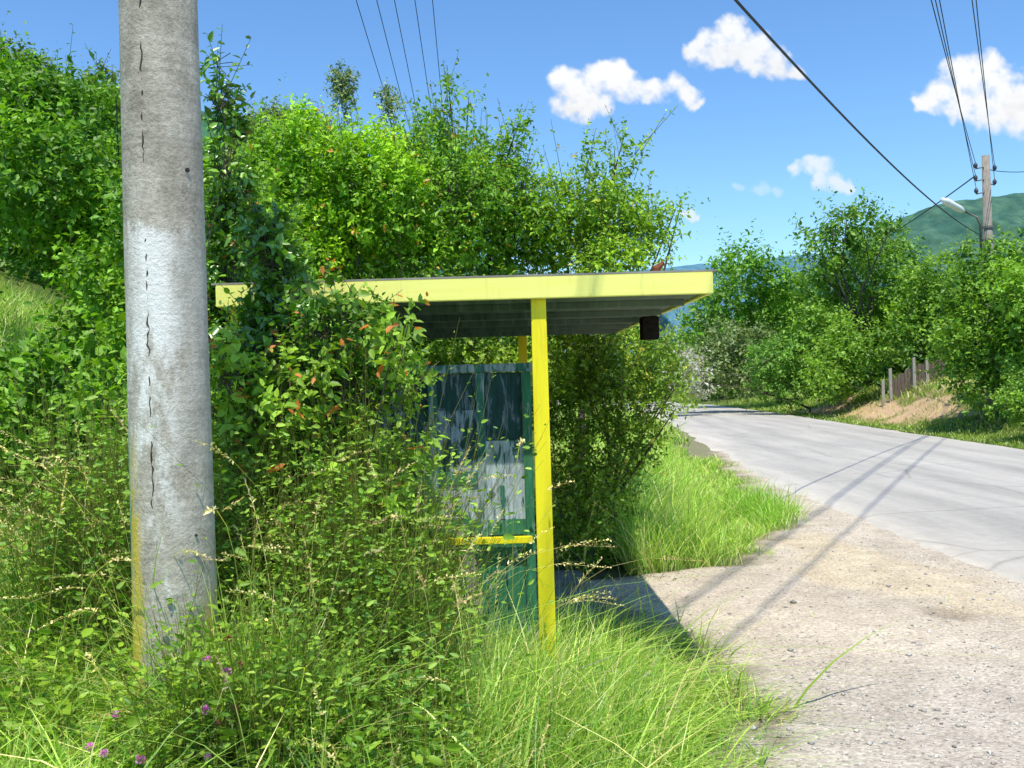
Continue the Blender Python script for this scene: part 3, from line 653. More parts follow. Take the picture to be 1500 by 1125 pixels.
hh = (.10+.30*fbm(x*2.2, y*2.2, 0, 3, 63))*np.exp(RNG.normal(0, .38, len(x)))*(1-.45*sstep((x-.35)/.6))*(1-.5*sstep((-x-.6)/.3)*sstep((3.6-y)/.5)); 
blades('grass', x, y, hh, .008*np.exp(RNG.normal(0, .3, len(x))), GR, 'thick uncut grass in front of the shelter and pole', .6, 1.0, seg=4)
x, y = scatter(16000, -3.4, -1.1, 2.3, 4.4, lambda x, y: inpole(x, y)*(.4+.8*fbm(x*2.5, y*2.5, 0, 3, 64)))
blades('grass', x, y, (.10+.22*fbm(x*2, y*2, 0, 3, 68))*np.exp(RNG.normal(0, .35, len(x))), .007*np.exp(RNG.normal(0, .3, len(x))), GR_Y, 'pale sunlit grass left of the concrete pole', .6, 1.0, seg=4)
# taller rank grass by the shelter and pole
def tallz(x, y): return front(x, y)*sstep((.75-x)/.5)*sstep((y-3.3)/.9)*(1-.92*sstep((-x-.55)/.3)*sstep((3.75-y)/.4))
x, y = scatter(21000, -3.2, .9, 3.0, 5.9, tallz)
hh = (.30+.36*fbm(x*1.3, y*1.3, 0, 3, 65))*np.exp(RNG.normal(0, .22, len(x)))*(1-.38*sstep((x+.05)/.7))
blades('tall_grass', x, y, hh, .006*np.exp(RNG.normal(0, .25, len(x))), GR, 'tall rank grass crowding the shelter wall and pole', .3, .55, seg=4)
# growth hiding the foot of the pole
x, y = scatter(1100, -1.16, -.74, 3.22, 3.42, lambda x, y: inpole(x, y)*sstep((x+1.16)/.12))
blades('tall_grass', x, y, .50*np.exp(RNG.normal(0, .25, len(x))), .005*np.exp(RNG.normal(0, .25, len(x))), GR, 'grass grown up over the foot of the concrete pole', .25, .5, seg=4)
# left meadow and slope
x, y = scatter(22000, -7, -2.0, 4.5, 14, lambda x, y: np.clip(1.2-.06*y, .2, 1))
blades('meadow_grass', x, y, (.22+.2*fbm(x, y, 0, 3, 66))*np.exp(RNG.normal(0, .25, len(x))), .009*np.ones(len(x)), GR_Y, 'sunlit meadow grass on the slope left of the shelter', .35, .5)
# verge right of the shelter
def verge(x, y):
    e = apron_edge(y)+.08+(fbm(x*4, y*4, 0, 4, 71)-.5)*.8; e2 = np.where(y > 20, xn(y)-.5, e)
    return np.clip((e2-x)/.4, 0, 1)*(.4+.8*fbm(x*1.5, y*1.5, 0, 3, 72))
x, y = scatter(34000, .9, 4.3, 8.0, 24, lambda x, y: verge(x, y)*np.clip(12/y, 0, 1)*(x > .95))
blades('verge_grass', x, y, (.10+.42*sstep((2.5-x+.09*(y-9))/1.5))*(.6+.8*fbm(x*2, y*2, 0, 3, 73))*np.exp(RNG.normal(0, .3, len(x))), .008*(y/9)*np.exp(RNG.normal(0, .2, len(x))), GR_Y, 'long grass on the verge between lay-by and road', .3, .5)
x, y = scatter(2600, 2.15, 3.4, 10.4, 13.2, lambda x, y: .6*np.clip(1.25-np.hypot((x-2.9-.1*(y-11.6))/.38, (y-11.7)/1.3)+(fbm(x*4, y*4, 0, 2, 3)-.5), 0, 1))
blades('roadside_tuft', x, y, .24*np.exp(RNG.normal(0, .35, len(x))), .009*np.ones(len(x)), ((.12, .28, .03), (.28, .45, .08), .06), 'fresh green grass tuft at the corner of verge and road', .3, .5)
x, y = scatter(9000, 2, 8, 24, 62, lambda x, y: np.clip((xn(y)-.3-x)/.4, 0, 1)*(x > xn(y)-4))
blades('verge_grass', x, y, .35*np.exp(RNG.normal(0, .3, len(x))), .03*np.ones(len(x)), GR_Y, 'distant grass along the near side of the road', .3, .4)
# sparse weeds on gravel
def spots(x, y):
    d = .05*np.exp(-((x-1.9)/.8)**2)
    for cx, cy, r in ((1.75, 9.0, .4), (1.55, 8.4, .25), (2.15, 9.6, .3), (1.3, 8.0, .2), (1.25, 7.2, .12), (2.25, 9.1, .12), (1.35, 6.7, .1), (1.5, 5.9, .1)):
        d = d+np.exp(-((x-cx)**2+(y-cy)**2)/r**2)
    return np.clip(d, 0, 1)*.6
x, y = scatter(2200, .9, 3.2, 5.2, 10.5, lambda x, y: spots(x, y)*(fbm(x*9, y*9, 0, 2, 5) > .52))
blades('sparse_grass', x, y, .07*np.exp(RNG.normal(0, .35, len(x))), .006*np.ones(len(x)), GR, 'thin tufts of grass coming up through the gravel', .5, .7)
# far verge and bank
def farv(x, y):
    t = x-xf(y)
    return np.clip(t/.3, 0, 1)*(1-.93*clayf(x, y))*(t < 9)
x, y = scatter(46000, 10.3, 22, 15, 62, lambda x, y: farv(x, y)*np.clip(22/y, 0, 1))
blades('bank_grass', x, y, (.09+.13*sstep((x-xf(y)-.5)/3))*np.exp(RNG.normal(0, .3, len(x))), .02*(y/25), ((.11, .21, .03), (.26, .37, .07), .12), 'short grass on the verge and bank across the road', .4, .5, seg=2)

# low broad-leaved weeds among the grass
def weeds(n, x0, x1, y0, y1, dfun, hgt, leaf, cols, name, label):
    x, y = scatter(n, x0, x1, y0, y1, dfun); n = len(x)
    h = hgt*(.45+.9*fbm(x*1.1, y*1.1, 0, 3, 81))*np.exp(RNG.normal(0, .2, n)); k = 10; z = H(x, y)
    la = RNG.uniform(0, 6.28, n); ld = np.stack([np.cos(la), np.sin(la), 0*la], 1)*np.abs(RNG.normal(0, .28, (n, 1)))
    t = (np.arange(k)+.6)/k; ang = np.arange(k)[None]*2.4+RNG.uniform(0, 6, (n, 1))
    base = np.stack([x, y, z], 1)[:, None]+(ld*h[:, None])[:, None]*(t[None, :, None]**1.5)+np.array([0, 0, 1])*(h[:, None]*t[None])[..., None]
    out = np.stack([np.cos(ang), np.sin(ang), .35+0*ang], -1); base = base+out*.012
    nn = nrm(RNG.normal(0, .65, (n, k, 3))+np.array([0, -.3, .9])); sz = leaf*np.exp(RNG.normal(0, .25, (n, k)))*(1.15-.5*t)
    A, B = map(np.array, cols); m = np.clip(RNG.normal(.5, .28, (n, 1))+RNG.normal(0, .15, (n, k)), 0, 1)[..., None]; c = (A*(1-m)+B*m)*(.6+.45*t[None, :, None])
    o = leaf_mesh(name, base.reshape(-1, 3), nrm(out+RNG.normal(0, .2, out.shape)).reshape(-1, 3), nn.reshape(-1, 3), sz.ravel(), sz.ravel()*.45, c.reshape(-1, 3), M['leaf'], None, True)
    me = o.data; tt = np.linspace(0, 1, 4); b0 = np.stack([x, y, z], 1)[:, None]+(ld*h[:, None])[:, None]*(tt[None, :, None]**1.5)+np.array([0, 0, 1])*(h[:, None]*tt[None])[..., None]
    wv = np.array([.0016, .0014, .001, .0006])[None, :, None]*np.array([1., 0, 0]); sv = np.stack([b0-wv, b0+wv], 2).reshape(-1, 3); kk = 8*np.arange(n)[:, None, None]
    st = (kk+np.array([[0, 1, 3], [0, 3, 2], [2, 3, 5], [2, 5, 4], [4, 5, 7], [4, 7, 6]])[None]).reshape(-1, 3); nv_ = len(me.vertices)
    V0 = np.empty(nv_*3, np.float32); me.vertices.foreach_get('co', V0); T0 = np.empty(len(me.loops), np.int32); me.loops.foreach_get('vertex_index', T0)
    C0 = np.empty(nv_*4, np.float32); me.color_attributes['tint'].data.foreach_get('color', C0)
    me2 = npmesh(name, np.concatenate([V0.reshape(-1, 3), sv]), np.concatenate([T0.reshape(-1, 3), st+nv_]), np.concatenate([C0.reshape(-1, 4)[:, :3], np.tile(np.array([.08, .10, .03]), (len(sv), 1))]))
    me2.materials.append(M['leaf']); o.data = me2; bpy.data.meshes.remove(me)
    tag(o, label, 'weeds', kind='stuff')
weeds(3600, -3.2, .3, 3.0, 5.3, lambda x, y: front(x, y)*sstep((-.05-x)/.6)*sstep((y-2.9)/.8)*(.2+1.2*fbm(x*2, y*2, 0, 2, 90))*(1-.93*sstep((-x-1.1)/.2)*sstep((4.15-y)/.4)), .62, .042, ((.045, .14, .03), (.19, .33, .07)), 'leafy_weeds', 'tangle of leafy weeds under the bush beside the pole')
weeds(5200, -1.9, -.25, 3.75, 4.9, lambda x, y: front(x, y)*sstep((-.2-x)/.35), 1.0, .040, ((.055, .155, .03), (.21, .36, .08)), 'tall_weeds', 'tall tangled weeds growing up in front of the shelter wall')
weeds(420, -1.12, -.7, 2.95, 3.6, lambda x, y: inpole(x, y), .66, .036, ((.055, .15, .02), (.20, .32, .05)), 'leafy_weeds', 'leafy weeds grown up against the concrete pole')
weeds(420, -2.2, -.2, 3.0, 4.4, lambda x, y: front(x, y), .40, .058, ((.06, .16, .02), (.20, .33, .05)), 'broad_weeds', 'broader leaved weeds scattered through the grass')
weeds(900, -1.3, -.3, 2.5, 4.0, lambda x, y: front(x, y), .20, .034, ((.05, .14, .02), (.18, .31, .05)), 'low_weeds', 'low clover and weeds in the foreground grass')
weeds(2500, -4.0, -1.7, 4.3, 6.2, lambda x, y: .5+0*x, .62, .045, ((.05, .15, .03), (.19, .34, .07)), 'slope_weeds', 'leafy weeds growing on the left below the bushes')

# seed-head grass stalks, arching
def stalks(n, x0, x1, y0, y1, dfun, hgt, name, label, dark=False):
    x, y = scatter(n, x0, x1, y0, y1, dfun); n = len(x); h = hgt*np.exp(RNG.normal(0, .16, n)); z = H(x, y)
    a = RNG.uniform(0, 6.28, n); ld = np.stack([np.cos(a), np.sin(a)*.6, 0*a], 1); arch = np.abs(RNG.normal(.38, .16, n)); V, T, Cc = [], [], []
    sp = 9; vo = 0
    for i in range(n):
        ts = np.linspace(0, 1, sp); b = np.array([x[i], y[i], z[i]])
        pts = b+ld[i]*(h[i]*(.12*ts+arch[i]*ts**3))[:, None]+np.array([0, 0, 1])*(h[i]*(ts-.30*arch[i]*2*ts**4))[:, None]
        side = np.cross(ld[i], (0, 0, 1)); wv = .002
        for j in range(sp): V += [pts[j]-side*wv+ld[i]*0, pts[j]+side*wv]
        cst = np.array([.30, .33, .12]) if RNG.random() < .6 else np.array([.46, .42, .27])
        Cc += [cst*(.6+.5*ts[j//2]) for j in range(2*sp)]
        for j in range(sp-1): q = vo+2*j; T += [(q, q+1, q+3), (q, q+3, q+2)]
        vo += 2*sp
        hc = np.array([.50, .44, .30])*math.exp(RNG.normal(0, .15)) if RNG.random() < .75 else np.array([.34, .25, .19])
        if dark: hc = np.array([.42, .38, .16])
        hl = RNG.uniform(.10, .2)/h[i]; m = 26
        for u in np.linspace(1-hl, 1.0, m):
            p = b+ld[i]*(h[i]*(.12*u+arch[i]*u**3))+np.array([0, 0, 1])*(h[i]*(u-.30*arch[i]*2*u**4))
            ax_ = ld[i]*.5+np.array([0, 0, .5-arch[i]])+RNG.normal(0, .45, 3); ax_ /= np.linalg.norm(ax_); s = RNG.normal(0, 1, 3); s -= ax_*s.dot(ax_); s /= np.linalg.norm(s)
            ln = RNG.uniform(.010, .022)*(1.2-.6*(u-1+hl)/hl); V += [p, p+ax_*ln*.5+s*.0035, p+ax_*ln, p+ax_*ln*.5-s*.0035]; T += [(vo, vo+1, vo+2), (vo, vo+2, vo+3)]; vo += 4
            Cc += [hc*RNG.uniform(.8, 1.2)]*4
    o = link(name, npmesh(name, np.array(V), np.array(T), np.array(Cc)), M['grass']); tag(o, label, 'grass', kind='stuff')
stalks(290, -3.0, .1, 3.4, 4.6, lambda x, y: sstep((.15-x)/.5)*inpole(x, y)*.6, 1.0, 'seed_head_grass', 'arching grass stalks with pale drooping seed heads')
stalks(60, -2.6, .9, 2.7, 3.9, lambda x, y: front(x, y), .40, 'seed_head_grass', 'shorter dry seed-head stalks in the foreground grass')
stalks(22, .25, .75, 5.6, 7.4, lambda x, y: 1+0*x, .55, 'seed_head_grass', 'thin seed-head stalks standing in the shade beside the yellow post', True)
stalks(60, -4, -1.8, 4.2, 5.8, lambda x, y: 1+0*x, .85, 'seed_head_grass', 'seed-head stalks among the weeds at the left edge')
# long straw stems lying in the grass
mb = MB()
for a_, b_, ya in (((740, 1030), (900, 960), 4.4), ((500, 1100), (530, 1062), 3.4), ((870, 985), (960, 990), 4.6), ((80, 855), (130, 880), 3.9), ((700, 1060), (800, 1052), 4.0), ((1010, 1060), (960, 1010), 4.5), ((905, 1090), (985, 1030), 4.2), ((820, 1000), (905, 1075), 4.2), ((20, 925), (90, 935), 3.7)):
    p0, p1 = P(*a_, ya), P(*b_, ya+.1); m_ = (p0+p1)/2+np.array([0, 0, .015]); mb.tube([p0, m_, p1], [.0022, .002, .0014], 4)
o = mb.build('straw', M['palewood']); tag(o, 'bleached straw stems lying across the foreground grass', 'straw', kind='stuff')

# clover flowers, each its own thing
def head_mesh():
    V, T = [], []; vo = 0
    for i in range(60):
        u = RNG.random()*1.7-.7; th = i*2.4; r = math.sqrt(max(0, 1-u*u)); d = np.array([r*math.cos(th), r*math.sin(th), u])
        s = np.cross(d, (0, 0, 1.0)); s /= max(np.linalg.norm(s), 1e-4); b = d*.004; tip = d*.0115+np.array([0, 0, .003])
        V += [b, b*.3+tip*.7+s*.0022, tip, b*.3+tip*.7-s*.0022]; T += [(vo, vo+1, vo+2), (vo, vo+2, vo+3)]; vo += 4
    return npmesh('blossom', np.array(V), np.array(T))
fl_pink, fl_old = head_mesh(), head_mesh(); fl_pink.materials.append(M['petal']); fl_old.materials.append(M['petal_old'])
clov = [(305, 968, 3.15, 0, 'pink clover blossom above the deep shade right of the pole foot, upper of the pair'), (293, 970, 3.15, 0, 'pink clover blossom just left of the brightest one near the pole foot'),
        (332, 986, 3.12, 0, 'brightest pink clover blossom right of the pole foot'), (331, 1002, 3.1, 0, 'pink clover blossom directly below the brightest one'),
        (301, 1041, 3.05, 0, 'pink clover blossom standing alone low under the pole foot'), (205, 1114, 2.95, 0, 'pink clover blossom at the bottom edge left of the pole'),
        (153, 1104, 2.95, 0, 'small pink clover blossom near the bottom left corner, middle of three'), (131, 1096, 2.97, 0, 'reddish pink clover blossom farthest left near the bottom corner'),
        (171, 1050, 3.05, 0, 'pale pink clover blossom in the grass left of the pole foot'), (305, 1112, 2.95, 0, 'pink clover blossom at the bottom edge right of the pole'),
        (350, 975, 3.12, 1, 'faded brown clover head right of the pink pair'), (335, 937, 3.2, 1, 'rust-brown clover head, highest of the clovers'), (320, 1062, 3.02, 1, 'faded brown clover head low between pink blossoms'), (345, 1040, 3.05, 1, 'withered orange-brown clover head beside the low pink one')]
for px, py, Y, old, lab in clov:
    Y -= .05; p = P(px, py, Y); gz = float(H(p[0], p[1])); r = empty('clover_flower', (p[0]+.03, p[1]+.03, gz)); tag(r, lab, 'flower', 'clover flowers in the grass')
    b = link('blossom', fl_old if old else fl_pink); b.location = (-.03, -.03, p[2]-gz); b.parent = r; b.scale = [RNG.uniform(1.15, 1.5)]*3; b.rotation_euler = (RNG.normal(0, .3), RNG.normal(0, .3), RNG.uniform(0, 6))
    s = MB(); s.tube([(p[0]+.03, p[1]+.03, gz-.02), (p[0]+.02, p[1]+.015, (gz+p[2])/2), (p[0], p[1], p[2])], [.0018, .0015, .0012], 5); s.build('stem', M['stem'], r)

# ------------------------------------------------------------------ bus shelter
SX, SY = -.2, 6.8
sh = empty('bus_shelter', (SX, SY, 0)); tag(sh, 'wooden bus shelter with flat yellow-edged roof, yellow post and peeling green side wall', 'bus shelter')
ZR0, ZR1 = 2.066, 2.176
Q0, Q1, Q2, Q3 = (-1.44, 4.85), (1.0, 4.85), (.93, 8.6), (-1.40, 8.6)
mb = MB()
ins = .03
q = [(Q0[0]+ins, Q0[1]+ins), (Q1[0]-ins, Q1[1]+ins), (Q2[0]-ins, Q2[1]-ins), (Q3[0]+ins, Q3[1]-ins)]
mb.hexa([(a, b, ZR0+.012) for a, b in q], [(a, b, ZR1-.006) for a, b in q]); roof = mb.build('roof', M['soffit'], sh)
# boards under the roof
mb = MB()
def ledge(t): return (Q0[0]+(Q3[0]-Q0[0])*t, Q1[0]+(Q2[0]-Q1[0])*t)
for k in range(5):
    t = .12+.19*k; a, b = ledge(t); yy = 4.85+3.75*t
    mb.box(a+.06, b-.06, yy-.02, yy+.02, ZR0-.022, ZR0+.0125)
child(mb.build('batten', M['soffit'], None, bevel=.003), roof)
def fascia(a, b, name='fascia'):
    m = MB(); a3, b3 = Vector((*a, (ZR0+ZR1)/2)), Vector((*b, (ZR0+ZR1)/2)); m.obox(a3, b3, .028, ZR1-ZR0)
    o = m.build(name, M['fascia'], None, bevel=.004); child(o, roof); return o
fascia((Q0[0], Q0[1]+.014), (Q1[0], Q1[1]+.014)); fascia((Q1[0]-.014, Q1[1]+.029), (Q2[0]-.014, Q2[1]-.029)); fascia((Q3[0], Q3[1]-.014), (Q2[0], Q2[1]-.014)); fascia((Q0[0]+.014, Q0[1]+.029), (Q3[0]+.014, Q3[1]-.029))
mb = MB(); mb.hexa([(a-.02*s1, b-.0, ZR1-.001) for (a, b), s1 in zip((Q0, Q1, Q2, Q3), (1, -1, -1, 1))], [(a-.02*s1, b, ZR1+.008) for (a, b), s1 in zip((Q0, Q1, Q2, Q3), (1, -1, -1, 1))])
child(mb.build('roofing_felt', M['slab'], None), roof)
p = P(963, 393, 6.0); mb = MB(); mb.tube([(p[0], 6.0, ZR1), (p[0]-.01, 6.0, ZR1+.15), (p[0]+.04, 6.02, ZR1+.185)], [.035, .03, .012], 7); child(mb.build('rusty_stub', M['rust'], None), roof)
# beam ends hanging under the far edge
for x0, x1 in ((1.17, 1.33), (-1.62, -1.46)):
    pass
mb = MB(); mb.box(.855, .965, 6.42, 6.56, ZR0-.15, ZR0-.001); child(mb.build('beam_end', M['darkwood'], None, bevel=.006), roof)
mb = MB(); mb.box(-1.24, -1.12, 6.42, 6.56, ZR0-.15, ZR0-.001); child(mb.build('beam_end', M['darkwood'], None, bevel=.006), roof)
# posts
def post(x, y, w=.074, d=.074):
    m = MB(); m.hexa([(x-w/2*1.15, y-d/2, -.3), (x+w/2*1.15, y-d/2, -.3), (x+w/2*1.15, y+d/2, -.3), (x-w/2*1.15, y+d/2, -.3)], [(x-w/2, y-d/2, ZR0+.010), (x+w/2, y-d/2, ZR0+.010), (x+w/2, y+d/2, ZR0+.010), (x-w/2, y+d/2, ZR0+.010)])
    return m.build('post', M['postyellow'], sh, bevel=.004)
pt = P(790, 500, 4.93); post(pt[0], 4.93)
post(.10, 8.52); post(-1.36, 4.95, .06, .06); post(-1.32, 8.52, .06, .06)
# side wall nearest the camera: frame, mullion, boards, inset panels
YW = 5.18
def X_(px): return float(P(px, 650, YW)[0])
def Z_(py, px=720): return float(P(px, py, YW)[2])
zt, zb, zm = Z_(533), Z_(790), Z_(700)
wall = MB()
bx = X_(350); xe = X_(771); k = 0
while bx < xe-.02:
    w_ = min(RNG.uniform(.085, .12), xe-bx); wall.box(bx+.002, bx+w_-.003, YW+.022+RNG.uniform(0, .006), YW+.045, -.1+RNG.uniform(-.01, .02), zb); bx += w_
wall = wall.build('side_wall', M['green'], sh, bevel=.002)
def piece(name, x0, x1, y0, y1, z0, z1, mat, bev=.003):
    m = MB(); m.box(x0, x1, y0, y1, z0, z1); o = m.build(name, M[mat], None, bevel=bev); child(o, wall); return o
piece('top_rail', X_(345), X_(784), YW-.004, YW+.05, Z_(545), zt, 'frame_peel')
piece('stile', X_(767), X_(780), YW, YW+.048, -.1, Z_(545)-.001, 'green')
piece('mullion', X_(699), X_(711), YW+.002, YW+.046, zb+.001, Z_(545)-.001, 'frame_peel')
piece('mullion', X_(628), X_(641), YW+.002, YW+.046, zb+.001, Z_(545)-.001, 'frame_peel')
piece('mullion', X_(560), X_(573), YW+.002, YW+.046, zb+.001, Z_(545)-.001, 'frame_peel')
cols_ = [(345, 560), (573, 628), (641, 699), (711, 767)]
for j, (a, b) in enumerate(cols_):
    za, zb2, zc = (646, 650, 762) if j == 3 else (600, 690, 760)
    piece('panel_top', X_(a)+.001, X_(b)-.001, YW+.024, YW+.032, Z_(za), Z_(546), 'peel_dark', 0)
    if j == 3: piece('panel', X_(a)+.001, X_(b)-.001, YW+.018, YW+.028, Z_(zc), Z_(za)-.001, 'peel', 0)
    else:
        piece('panel', X_(a)+.001, X_(b)-.001, YW+.020, YW+.029, Z_(zb2), Z_(za)-.001, 'peel_mid', 0)
        piece('crossbar', X_(a)+.001, X_(b)-.001, YW+.006, YW+.029, Z_(710), Z_(zb2)-.001, 'green', .002)
        piece('panel', X_(a)+.001, X_(b)-.001, YW+.018, YW+.028, Z_(zc), Z_(710)-.001, 'peel', 0)
    piece('panel_base', X_(a)+.001, X_(b)-.001, YW+.012, YW+.028, Z_(785), Z_(zc)-.001, 'green', .002)
    xm = (X_(a)+X_(b))/2+RNG.uniform(-.02, .02)
    piece('slat', xm-.012, xm+.012, YW+.008, YW+.0175, Z_(zc)+.005, Z_(712), 'frame_peel', .001)
yb = piece('yellow_rail', X_(600), X_(776), YW-.030, YW-.001, Z_(796), Z_(786), 'postyellow')
for (a, b) in (((685, 805), (700, 900)), ((672, 770), (690, 830))):
    m = MB(); p0, p1 = P(*a, YW+.004), P(*b, YW-.002); m.obox(p0, p1, .065, .012, up=(0, 1, 0)); child(m.build('loose_board', M['oldwood'], None, bevel=.002), wall)
# back wall of vertical boards and far side wall
mb = MB(); yy = 5.0
while yy < 8.35:
    mb.box(-1.32+RNG.uniform(0, .008), -1.29, yy, yy+.128, -.1, ZR0-.03); yy += .133
mb.build('back_wall', M['green'], sh)
mb = MB(); xx = -1.2
while xx < .06:
    mb.box(xx, xx+.118, 8.50+RNG.uniform(0, .006), 8.53, -.1, 1.62); xx += .124
mb.build('far_wall', M['green'], sh)
mb = MB(); mb.box(-1.26, -.92, 5.3, 8.3, .42, .46); b_ = mb.build('bench', M['oldwood'], sh, bevel=.006)
for yy in (5.5, 6.8, 8.1):
    m = MB(); m.box(-1.22, -.98, yy, yy+.05, 0, .419); child(m.build('leg', M['oldwood'], None), b_)
m = MB(); m.box(-1.4, .55, 5.05, 8.55, -.1, .03); m.build('floor_slab', M['slab'], sh, bevel=.01)

# ------------------------------------------------------------------ concrete pole
PX, PY = -1.212, 3.5; PZ = 0.0
pole = empty('utility_pole', (PX, PY, PZ)); tag(pole, 'large round concrete utility pole with worn whitewash and yellow paint, standing before the shelter', 'pole')
nz, na = 220, 64; zz = np.linspace(-.3, 8.6, nz); V = []
for z in zz:
    r = .1465-.0045*z
    th = np.linspace(0, 2*math.pi, na, endpoint=False)
    rr = r+(fbm(np.cos(th)*3+5, np.sin(th)*3+5, z*2.2, 3, 3)-.5)*.004
    # the seam left by the mould: a chipped groove down the front
    ca = math.radians(-98)+.012*math.sin(z*2.1); dth = np.abs((th-ca+math.pi) % (2*math.pi)-math.pi)
    gr = .5+.9*vnoise(np.array([z*9.0]), np.array([2.]), 0, 5)[0]
    rr = rr-.006*np.exp(-(dth/.05)**2)*gr+.002*np.exp(-((dth-.12)/.06)**2)
    V.append(np.stack([rr*np.cos(th), rr*np.sin(th), np.full(na, z)], 1))
V = np.concatenate(V); i = np.arange((nz-1)*na); r_, c_ = i//na, i % na
Q = np.stack([r_*na+c_, r_*na+(c_+1) % na, (r_+1)*na+(c_+1) % na, (r_+1)*na+c_], 1)
# dark crack fragments along the seam
mb = MB(); z = .6
while z < 3.6:
    l = RNG.uniform(.015, .05) if RNG.random() < .6 else RNG.uniform(.08, .3)
    if RNG.random() < (.85 if z > 1.0 else .45):
        n_ = max(3, int(l/.015)); pts = []; ra = []
        for t in np.linspace(0, 1, n_):
            zz_ = z+l*t; an = math.radians(-98)+.012*math.sin(zz_*2.1)+RNG.normal(0, .022); r = .1465-.0045*zz_-.0035
            pts.append((PX+r*math.cos(an), PY+r*math.sin(an), PZ+zz_)); ra.append(RNG.uniform(.0008, .0052)*(1-abs(2*t-1)**3*.8))
        mb.tube(pts, ra, 5)
    z += l+RNG.uniform(.0, .05)
nv0 = len(V); V = np.concatenate([V, np.array(mb.v)-np.array([PX, PY, PZ])])
me = bpy.data.meshes.new('shaft'); me.from_pydata(V.tolist(), [], Q.tolist()+[tuple(nv0+i for i in f) for f in mb.f]); me.update()
me.materials.append(M['concrete']); me.materials.append(M['crack']); me.polygons.foreach_set('material_index', np.array([0]*len(Q)+[1]*len(mb.f), dtype=np.int32)); me.polygons.foreach_set('use_smooth', np.ones(len(me.polygons), bool))
o = bpy.data.objects.new('shaft', me); C.objects.link(o); o.parent = pole
for an, z, r0 in ((-36, 2.42, .008), (-40, 1.16, .005)):
    a = math.radians(an); r = .1465-.0045*z-.002; mb = MB(); mb.tube([(PX+r*math.cos(a), PY+r*math.sin(a), z), (PX+(r+.008)*math.cos(a), PY+(r+.008)*math.sin(a), z)], r0, 7); child(mb.build('bolt_hole', M['crack'], None), pole)
mb = MB(); mb.box(PX-.75, PX+.75, PY+.14, PY+.22, 7.9, 8.0); ca_ = mb.build('crossarm', M['steel'], pole, bevel=.004)
ins_pts = []
for k in range(5):
    x = PX-.64+.32*k; m = MB(); m.tube([(x, PY+.18, 8.0), (x, PY+.18, 8.05), (x, PY+.18, 8.10), (x, PY+.18, 8.14)], [.03, .045, .035, .02], 10); child(m.build('insulator', M['insulator'], None, smooth=True), ca_); ins_pts.append((x, PY+.18, 8.13))

# ------------------------------------------------------------------ far pole with street lamp
FY = 28.0; ft = P(1444, 228, FY); fb = P(1449, 420, FY); FX = float((ft[0]+fb[0])/2); fz = float(H(FX, FY)); FT = float(ft[2])
fp = empty('utility_pole', (FX, FY, fz)); tag(fp, 'weathered utility pole across the road carrying a white street lamp arm', 'pole')
mb = MB(); mb.tube([(FX, FY, fz-.3), (FX, FY, fz+2.5), (FX, FY, FT)], [.17, .15, .105], 14); mb.build('shaft', M['greypole'], fp, True)
for z in (P(1446, 333, FY)[2], P(1446, 352, FY)[2]): mb = MB(); mb.tube([(FX, FY, z-.03), (FX, FY, z+.03)], [.155, .155], 14); mb.build('clamp', M['steel'], fp)
fin = []
for (px, py) in ((1429, 243), (1429, 261), (1430, 280), (1457, 246), (1457, 267)):
    p = P(px, py, FY-.1); m = MB(); s_ = 1 if p[0] > FX else -1
    m.tube([(FX+s_*.08, FY-.05, p[2]-.03), (p[0], FY-.1, p[2]-.08), (p[0], FY-.1, p[2]-.03)], .018, 6); br = m.build('bracket', M['steel'], fp)
    m = MB(); m.tube([(p[0], FY-.1, p[2]-.06), (p[0], FY-.1, p[2]), (p[0], FY-.1, p[2]+.05), (p[0], FY-.1, p[2]+.09)], [.035, .06, .05, .02], 10); child(m.build('insulator', M['insulator'], None, smooth=True), br); fin.append((p[0], FY-.1, p[2]+.09))
a0, a1, a2, a3, a4 = P(1437, 365, FY-.2), P(1436, 330, FY-.25), P(1431, 318, FY-.4), P(1409, 308, FY-.8), P(1380, 292, FY-1.2)
mb = MB(); mb.tube([a0, a1, a2, a3], .035, 8); la = mb.build('lamp_arm', M['steel'], fp, True)
mb = MB(); d = (a4-a3); mb.tube([a3-d*.12, a3, a3+d*.15, a3+d*.8, a4], [.035, .075, .095, .10, .05], 12); child(mb.build('lamp_head', M['lamp'], None, smooth=True), la)

# ------------------------------------------------------------------ wires
def wire(name, a, b, sag, r, label, group, n=40):
    a, b = np.array(a, float), np.array(b, float); t = np.linspace(0, 1, n)[:, None]
    p = a+(b-a)*t-np.array([0, 0, 4*sag])*t*(1-t); m = MB(); m.tube(list(p), r, 6); o = m.build(name, M['wire'], None, True); tag(o, label, 'wire', group); return o
for k, (ex, nm) in enumerate(zip((-.75, -.45, -.3, 0, .15), ('leftmost of the five wires dropping behind the trees', 'second from left of the five wires dropping behind the trees', 'middle one of the five wires dropping behind the trees', 'second from right of the five wires dropping behind the trees', 'rightmost of the five wires dropping behind the trees'))):
    wire('overhead_wire', ins_pts[k], (-2.2+ex*.9, 40, 7.4), .55, .0065, nm, 'wires over the trees')
wire('overhead_cable', (PX+.1, PY, 5.35), tuple(P(1438, 345, FY)), .45, .014, 'thick dark cable slanting down across the sky to the far pole', 'wires to the far pole')
for (px0, i, nm) in ((1371, 0, 'leftmost thin wire coming down to the far pole'), (1376, 1, 'second thin wire coming down to the left side of the far pole'), (1381, 2, 'third thin wire coming down to the left side of the far pole'), (1427, 3, 'thin wire coming down to the right side of the far pole'), (1432, 4, 'rightmost thin wire coming down to the far pole')):
    e = np.array(fin[i]); m_ = P(px0, 0, 15.5); d = m_-e; far = e+d*(36/12.5)
    wire('overhead_wire', tuple(far), tuple(e), .35, .0085, nm, 'wires to the far pole', 60)
